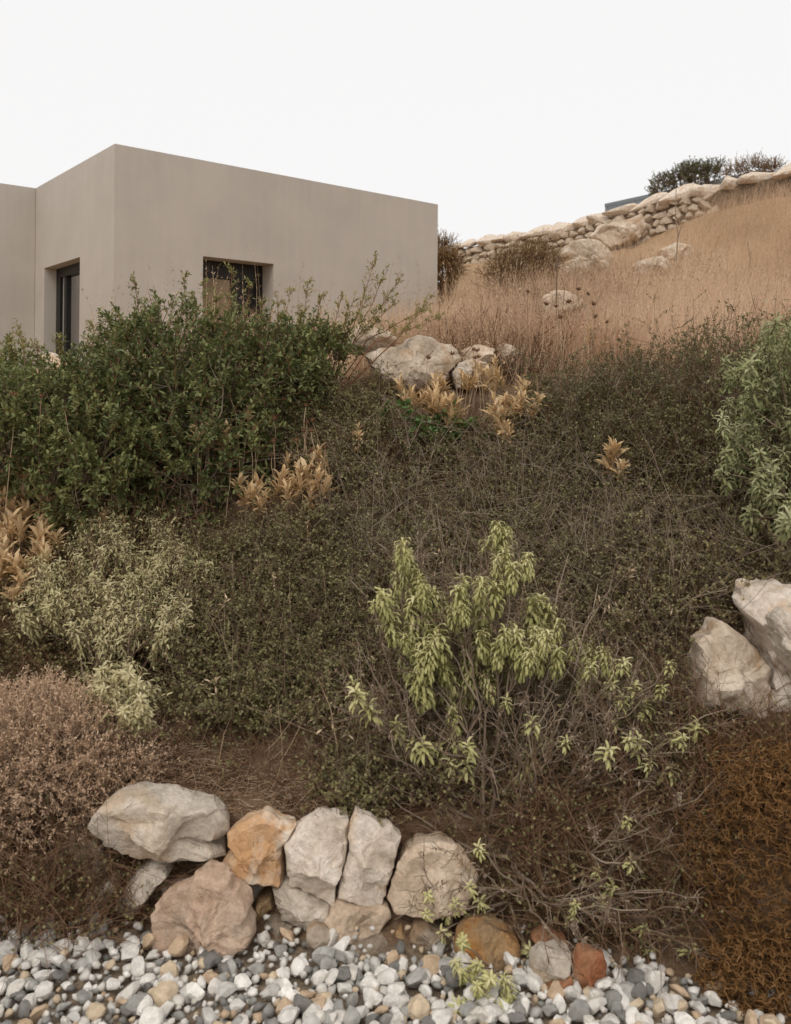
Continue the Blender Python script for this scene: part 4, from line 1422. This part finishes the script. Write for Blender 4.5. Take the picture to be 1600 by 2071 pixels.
dried('pair of pale dried leaves low on the middle of the bank', [(726, 880), (722, 870), (655, 930), (652, 945), (660, 990)], [(658, 905)], (720, 960), smin=.5, smax=.8)

# ------------------------------------------------------------------ thyme cushion, spurge cushion
bush('thyme_cushion', 'pinkish brown dry thyme cushion at the left edge above the stones', 'shrub', at(80, 1760, 2.55),
     [blob(60, 1560, 2.56, 165, .26), blob(-90, 1580, 2.5, 160, .26), blob(170, 1530, 2.62, 110, .2), blob(270, 1545, 2.62, 62, .14), blob(215, 1610, 2.55, 80, .15)],
     6200, .06, 11, .010, .0042, 'thyme', 'twig', .3, simple=True, up=.35, inner=.2, rs=.0009, nb=60, br=.004, twig_mat='thyme', jit=.05)


def net_cushion(name, label, base, C, R, n, mat, seg):
    """cushion of short forked twigs that meet like the walls of a honeycomb"""
    base = on_ground(base)
    root = empty(name, base, label, 'shrub')
    mb = MB()
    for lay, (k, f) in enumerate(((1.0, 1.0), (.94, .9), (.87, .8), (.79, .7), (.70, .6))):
        m = int(n * f)
        d = rand_dir(m)
        d[:, 2] = np.abs(d[:, 2]) * np.where(rng.random(m) < .8, 1, -.5)
        d[:, 1] = np.where(rng.random(m) < .7, -np.abs(d[:, 1]), d[:, 1])
        p = C + R * d * (k + .05 * np.sin(d[:, :1] * 9) * np.cos(d[:, 2:] * 8) + rng.normal(size=(m, 1)) * .012)
        p[:, 2] = np.maximum(p[:, 2], .01)
        E = []
        for c0 in range(0, m, 800):
            D2 = ((p[c0:c0 + 800, None] - p[None]) ** 2).sum(-1)
            nb_ = np.argpartition(D2, 4, axis=1)[:, :4]
            for c1 in range(4):
                E.append(np.column_stack([np.arange(c0, min(m, c0 + 800)), nb_[:, c1]]))
        E = np.concatenate(E)
        E = E[E[:, 0] != E[:, 1]]
        E = np.unique(np.sort(E, 1), axis=0)
        E = E[rng.random(len(E)) < .72]
        A_, B_ = p[E[:, 0]], p[E[:, 1]]
        mid = (A_ + B_) / 2 + rng.normal(size=A_.shape) * seg * .15
        tubes(mb, np.stack([A_, mid, B_], 1), .0011, r=np.clip(rng.random(len(E)) * .6 + .4 * (1 - lay / 4), 0, 1))  # inner layers toned darker: shade inside the cushion put into the colour
        stub = p[rng.random(m) < .5]
        o_ = norm(stub - C)
        tubes(mb, grow(stub - o_ * seg, perp_rand(o_, .5), seg * 1.6, 3, .3), taper(len(stub), 3, .0013, .0006))
    mb.obj('twig_net', M[mat], root, kind='stuff')
    mb = MB()
    t_ = C + R * rand_dir(120) * .9
    t_[:, 2] = np.maximum(t_[:, 2], .03)
    tubes(mb, arc(base + rng.normal(size=t_.shape) * [.05, .05, 0], t_, 6, .1, .08), taper(120, 6, .004, .001), 4)
    mb.obj('branches', M['twig_red'], root, kind='stuff')


net_cushion('spurge_cushion', 'rounded orange brown cushion of honeycomb twigs in the lower right corner', at(1560, 1930, 2.3),
            at(1610, 1800, 2.30), np.array([.34, .30, .40]), 2500, 'spurge', .02)
net_cushion('spurge_cushion', 'flat spread of orange brown twigs in front of the right edge outcrop', at(1500, 1640, 2.55),
            at(1510, 1590, 2.52), np.array([.25, .20, .17]), 1100, 'spurge', .018)
net_cushion('spurge_cushion', 'low fringe of dark orange twigs reaching onto the gravel', at(1540, 2010, 2.10),
            at(1540, 1990, 2.10), np.array([.17, .12, .13]), 600, 'spurge', .018)

# ------------------------------------------------------------------ hillside: bushes and dry grass
bush('brown_brush', 'brown drying bush below the left end of the ridge wall', 'bush', at(1060, 600, 10.0),
     [blob(1060, 560, 10.0, 52), blob(1020, 565, 10.0, 42), blob(1100, 540, 10.3, 32), blob(1085, 515, 10.5, 22)],
     1200, .16, 6, .035, .012, 'brush', 'twig_red', .3, simple=True, rs=.003, nb=40, br=.01)
bush('brown_brush', 'tawny cushion bush against the right end of the house wall', 'bush', at(900, 580, 13.0),
     [blob(905, 540, 13.0, 32), blob(880, 550, 13.2, 45)], 1500, .12, 5, .03, .010, 'brush', 'spurge', .2, simple=True, rs=.003, nb=30, br=.01, jit=.04)
bush('brown_brush', 'thin brown bush behind the tawny cushion at the skyline', 'bush', at(895, 520, 16.0),
     [blob(900, 505, 16.0, 22), blob(870, 500, 16.0, 25)], 350, .16, 5, .04, .012, 'brush', 'twig_red', .2, simple=True, rs=.004, nb=20, br=.01)
bush('juniper', 'dark green wind shaped juniper behind the ridge wall', 'tree', at(1400, 385, 18.5),
     [blob(1340, 380, 18.5, 22), blob(1375, 368, 18.5, 26), blob(1410, 358, 18.6, 28), blob(1440, 352, 18.6, 22), blob(1455, 335, 18.6, 10), blob(1395, 345, 18.5, 16), blob(1320, 388, 18.5, 12)],
     900, .13, 9, .045, .02, 'juniper', 'bark', .2, simple=True, rs=.004, nb=50, br=.02, jit=.14)
bush('brown_brush', 'grey brown bush in grass at the top right skyline', 'bush', at(1525, 360, 17.6),
     [blob(1530, 345, 17.6, 22), blob(1490, 352, 17.6, 20), blob(1565, 342, 17.6, 14)], 500, .16, 6, .04, .014, 'brush', 'twig_red', .2, simple=True, rs=.004, nb=20, br=.01, jit=.16)


def grass(name, mat, label, P, Hm, wd, lean=.25, kind='stuff', heads=.0):
    n = len(P)
    D = rng.normal(size=(n, 3)) * [lean, lean, 0] + [.08, 0, 1]
    Pt = grow(P - [0, 0, .01], D, Hm * rng.uniform(.45, 1.2, n), 4, .10, -.04)
    side = norm(np.cross(D, rand_dir(n)))
    wv = np.array([1, .85, .6, .12])[None, :, None] * (wd * rng.uniform(.6, 1.3, n))[:, None, None] * side[:, None]
    V = np.stack([Pt - wv / 2, Pt + wv / 2], 2).reshape(-1, 3)
    b = (np.arange(n) * 8)[:, None]
    f4 = np.concatenate([b + [2 * i, 2 * i + 1, 2 * i + 3, 2 * i + 2] for i in range(3)])
    mb = MB().add(V, f4=f4, r=np.repeat(np.clip(.45 * rng.random(n) + .3 + .32 * np.sin(P[:, 0] * 2.3 + 1.7 * np.sin(P[:, 1] * 1.3)) * np.cos(P[:, 1] * 1.9), 0, 1), 8))
    if heads:
        k = int(n * heads)
        i = rng.choice(n, k, replace=False)
        m = k * 6
        j = np.repeat(i, 6)
        t = rng.random(m)[:, None]
        pos = Pt[j, 2] + (Pt[j, 3] - Pt[j, 2]) * t
        leaves(mb, pos, norm(Pt[j, 3] - Pt[j, 2] + rand_dir(m) * .2), .025, .005, .2, .1, simple=True)
    o = mb.obj(name, M[mat], kind=kind)
    o['label'] = label
    o['category'] = 'grass'
    return o


def gpts(poly, n):
    px = in_poly(poly, n)
    p = hit(px[:, 0], px[:, 1])
    return p[(p[:, 1] < 20) & (p[:, 1] > 2)]


def clear_rocks(p):
    for x, y, r in ROCKS:
        p = p[~((np.abs(p[:, 0] - x * p[:, 1] / y) < r) & (p[:, 1] < y) & (p[:, 1] > y - 2.2) & (rng.random(len(p)) < .93))]
    return p


def clear_house(p):
    q_ = p[:, :2] - CX
    u, v = q_ @ A2, q_ @ B2
    return p[~((u > -.02) & (v > -.02)) & ~((v > L2 - .05) & (u < 0))]


wx = np.column_stack([rng.uniform(-3.2, 9, 26000), rng.uniform(4.7, 16, 26000)])
wx = wx[(wx[:, 0] < .62 * wx[:, 1]) & (wx[:, 1] < ywall(wx[:, 0]) - .05) & (wx[:, 0] > -.35 * wx[:, 1])]
far_p = np.column_stack([wx, height(wx[:, 0], wx[:, 1])])
grass('dry_grass', 'grass', 'pale straw coloured dry grass covering the hillside below the ridge wall',
      clear_rocks(clear_house(np.concatenate([gpts([(1120, 640), (1260, 480), (1400, 395), (1620, 335), (1720, 330), (1720, 700), (1450, 740), (1100, 760)], 22000),
                                  gpts([(700, 765), (870, 640), (940, 510), (1130, 500), (1250, 640), (1150, 780)], 9000), far_p]))), .42, .0030, heads=.12)
tp = far_p[rng.choice(len(far_p), 2600)]
grass('dry_grass', 'straw', 'sparse taller stalks with seed ears rising from the hillside grass', clear_rocks(clear_house(tp)), .62, .0045, .18, heads=.9)
bp_ = np.column_stack([rng.uniform(4.5, 9, 1500), rng.uniform(16.2, 18.5, 1500)])
bp_ = bp_[bp_[:, 1] > ywall(bp_[:, 0]) + .6]
grass('dry_grass', 'grass', 'tall dry grass growing on the far side of the ridge wall', np.column_stack([bp_, height(bp_[:, 0], bp_[:, 1])]), .75, .004, heads=.3)
rp = np.column_stack([rng.uniform(-.1, 1.35, 5200), rng.uniform(4.75, 6.2, 5200)])
grass('dry_grass', 'grass_r', 'fine reddish dry grass right behind the crest boulders', np.column_stack([rp, height(rp[:, 0], rp[:, 1])]), .30, .0022, .4, heads=.3)

for lb, poly, ns_, hh, mt in (
    ('low grey brown dry subshrubs around the cream boulder on the slope', [(930, 650), (1100, 610), (1260, 600), (1300, 680), (1000, 710)], 420, .34, 'twig'),
    ('sparse brown dry subshrubs at the foot of the weathered boulder', [(930, 580), (1130, 560), (1420, 545), (1500, 600), (1150, 620)], 380, .30, 'twig_red'),
    ('pinkish dry subshrubs spreading behind the crest boulders', [(850, 720), (1100, 700), (1130, 775), (900, 770)], 420, .26, 'twig_red'),
):
    thicket('dry_subshrub', lb, poly, ns_, hh, lmat='grass_r', tmat=mt, smat=mt, lpn=8, L=.016, rs=.0020, longs=.2, fwd=.0, cat='dry shrub')

# thin bare saplings standing in the grass
for lb, stem, sds in (
    ('thin bare grey sapling standing on the grassy slope', [(1362, 535), (1372, 480), (1366, 430), (1368, 380)], [((1370, 440), (1340, 420)), ((1371, 445), (1392, 405)), ((1372, 480), (1388, 430))]),
    ('short dark dead stalk on the right of the grassy slope', [(1512, 545), (1518, 520), (1512, 490)], [((1517, 515), (1522, 505))]),
    ('upright fuzzy dry stalk in front of the cream boulder', [(1124, 690), (1126, 600), (1127, 510)], [((1126, 540), (1131, 515)), ((1126, 550), (1122, 525))]),
):
    d0 = 9.5 if stem[0][0] > 1200 else 6.5
    b0 = on_ground(at(*stem[0], d0))
    rt = empty('bare_sapling', b0, lb, 'sapling')
    pts_ = [b0] + [at(x, y, d0) for x, y in stem[1:]]
    tt = np.linspace(0, len(pts_) - 1, 9)
    line = np.array([[np.interp(t, range(len(pts_)), [p[k] for p in pts_]) for k in range(3)] for t in tt])
    mb = MB()
    tubes(mb, line[None], taper(1, 9, .010, .004), 5)
    mb.obj('stem', M['twig'], rt)
    mb = MB()
    for a, b in sds:
        tubes(mb, arc(at(*a, d0), at(*b, d0)[None], 5, .1, .05), taper(1, 5, .005, .002), 4)
    mb.obj('side_twigs', M['twig'], rt)

# ------------------------------------------------------------------ litter on the bank
px = in_poly([(330, 1480), (720, 1440), (800, 1640), (300, 1660)], 1500)
p = hit(px[:, 0], px[:, 1])
n = len(p)
mb = MB()
tubes(mb, grow(p + [0, 0, .006], rng.normal(size=(n, 3)) * [1, 1, .12], rng.uniform(.02, .12, n), 4, .12), taper(n, 4, .0009, .0006))
o = mb.obj('straw_litter', M['straw'], kind='stuff')
tag(o, 'scattered straw and broken stems on the bare soil patch', 'straw')
px = in_poly([(340, 1480), (760, 1430), (800, 1640), (280, 1660)], 900)
p = hit(px[:, 0], px[:, 1])
mb = MB()
for i, c in enumerate(p):
    V, Fc = GL[i % 8]
    s_ = rng.gamma(2, .0022) + .002
    mb.add((V * s_) @ np.array(Matrix.Rotation(rng.uniform(0, 6.28), 3, 'Z')).T + c, f3=Fc, r=rng.random())
o = mb.obj('soil_pebbles', leaf_mat('soil_crumbs', [(.16, .085, .045), (.26, .15, .09), (.36, .25, .17)], .95, 0, .1), kind='stuff')
tag(o, 'small brown pebbles and crumbs on the bare soil patch', 'pebbles')
px = in_poly([(-60, 1000), (600, 850), (1700, 800), (1700, 1500), (1350, 1900), (900, 1700), (-60, 1900)], 11000)
p = hit(px[:, 0], px[:, 1])
n = len(p)
mb = MB()
tubes(mb, grow(p, rng.normal(size=(n, 3)) * [.8, .5, .3] + [0, -.2, .35], rng.uniform(.05, .2, n), 4, .2), taper(n, 4, .0013, .0007))
o = mb.obj('dead_stems', M['twig_red'], kind='stuff')
tag(o, 'matted dead brown stems lying over the whole bank', 'dead stems')
# loose dry grass blades that arch over the bank
px = in_poly([(330, 1300), (700, 1150), (1350, 1250), (1400, 1500), (800, 1650), (380, 1560)], 260)
p = hit(px[:, 0], px[:, 1])
grass('dry_grass', 'straw', 'scattered arching dry grass stalks on the lower bank', p, .34, .0028, .5, heads=.2)
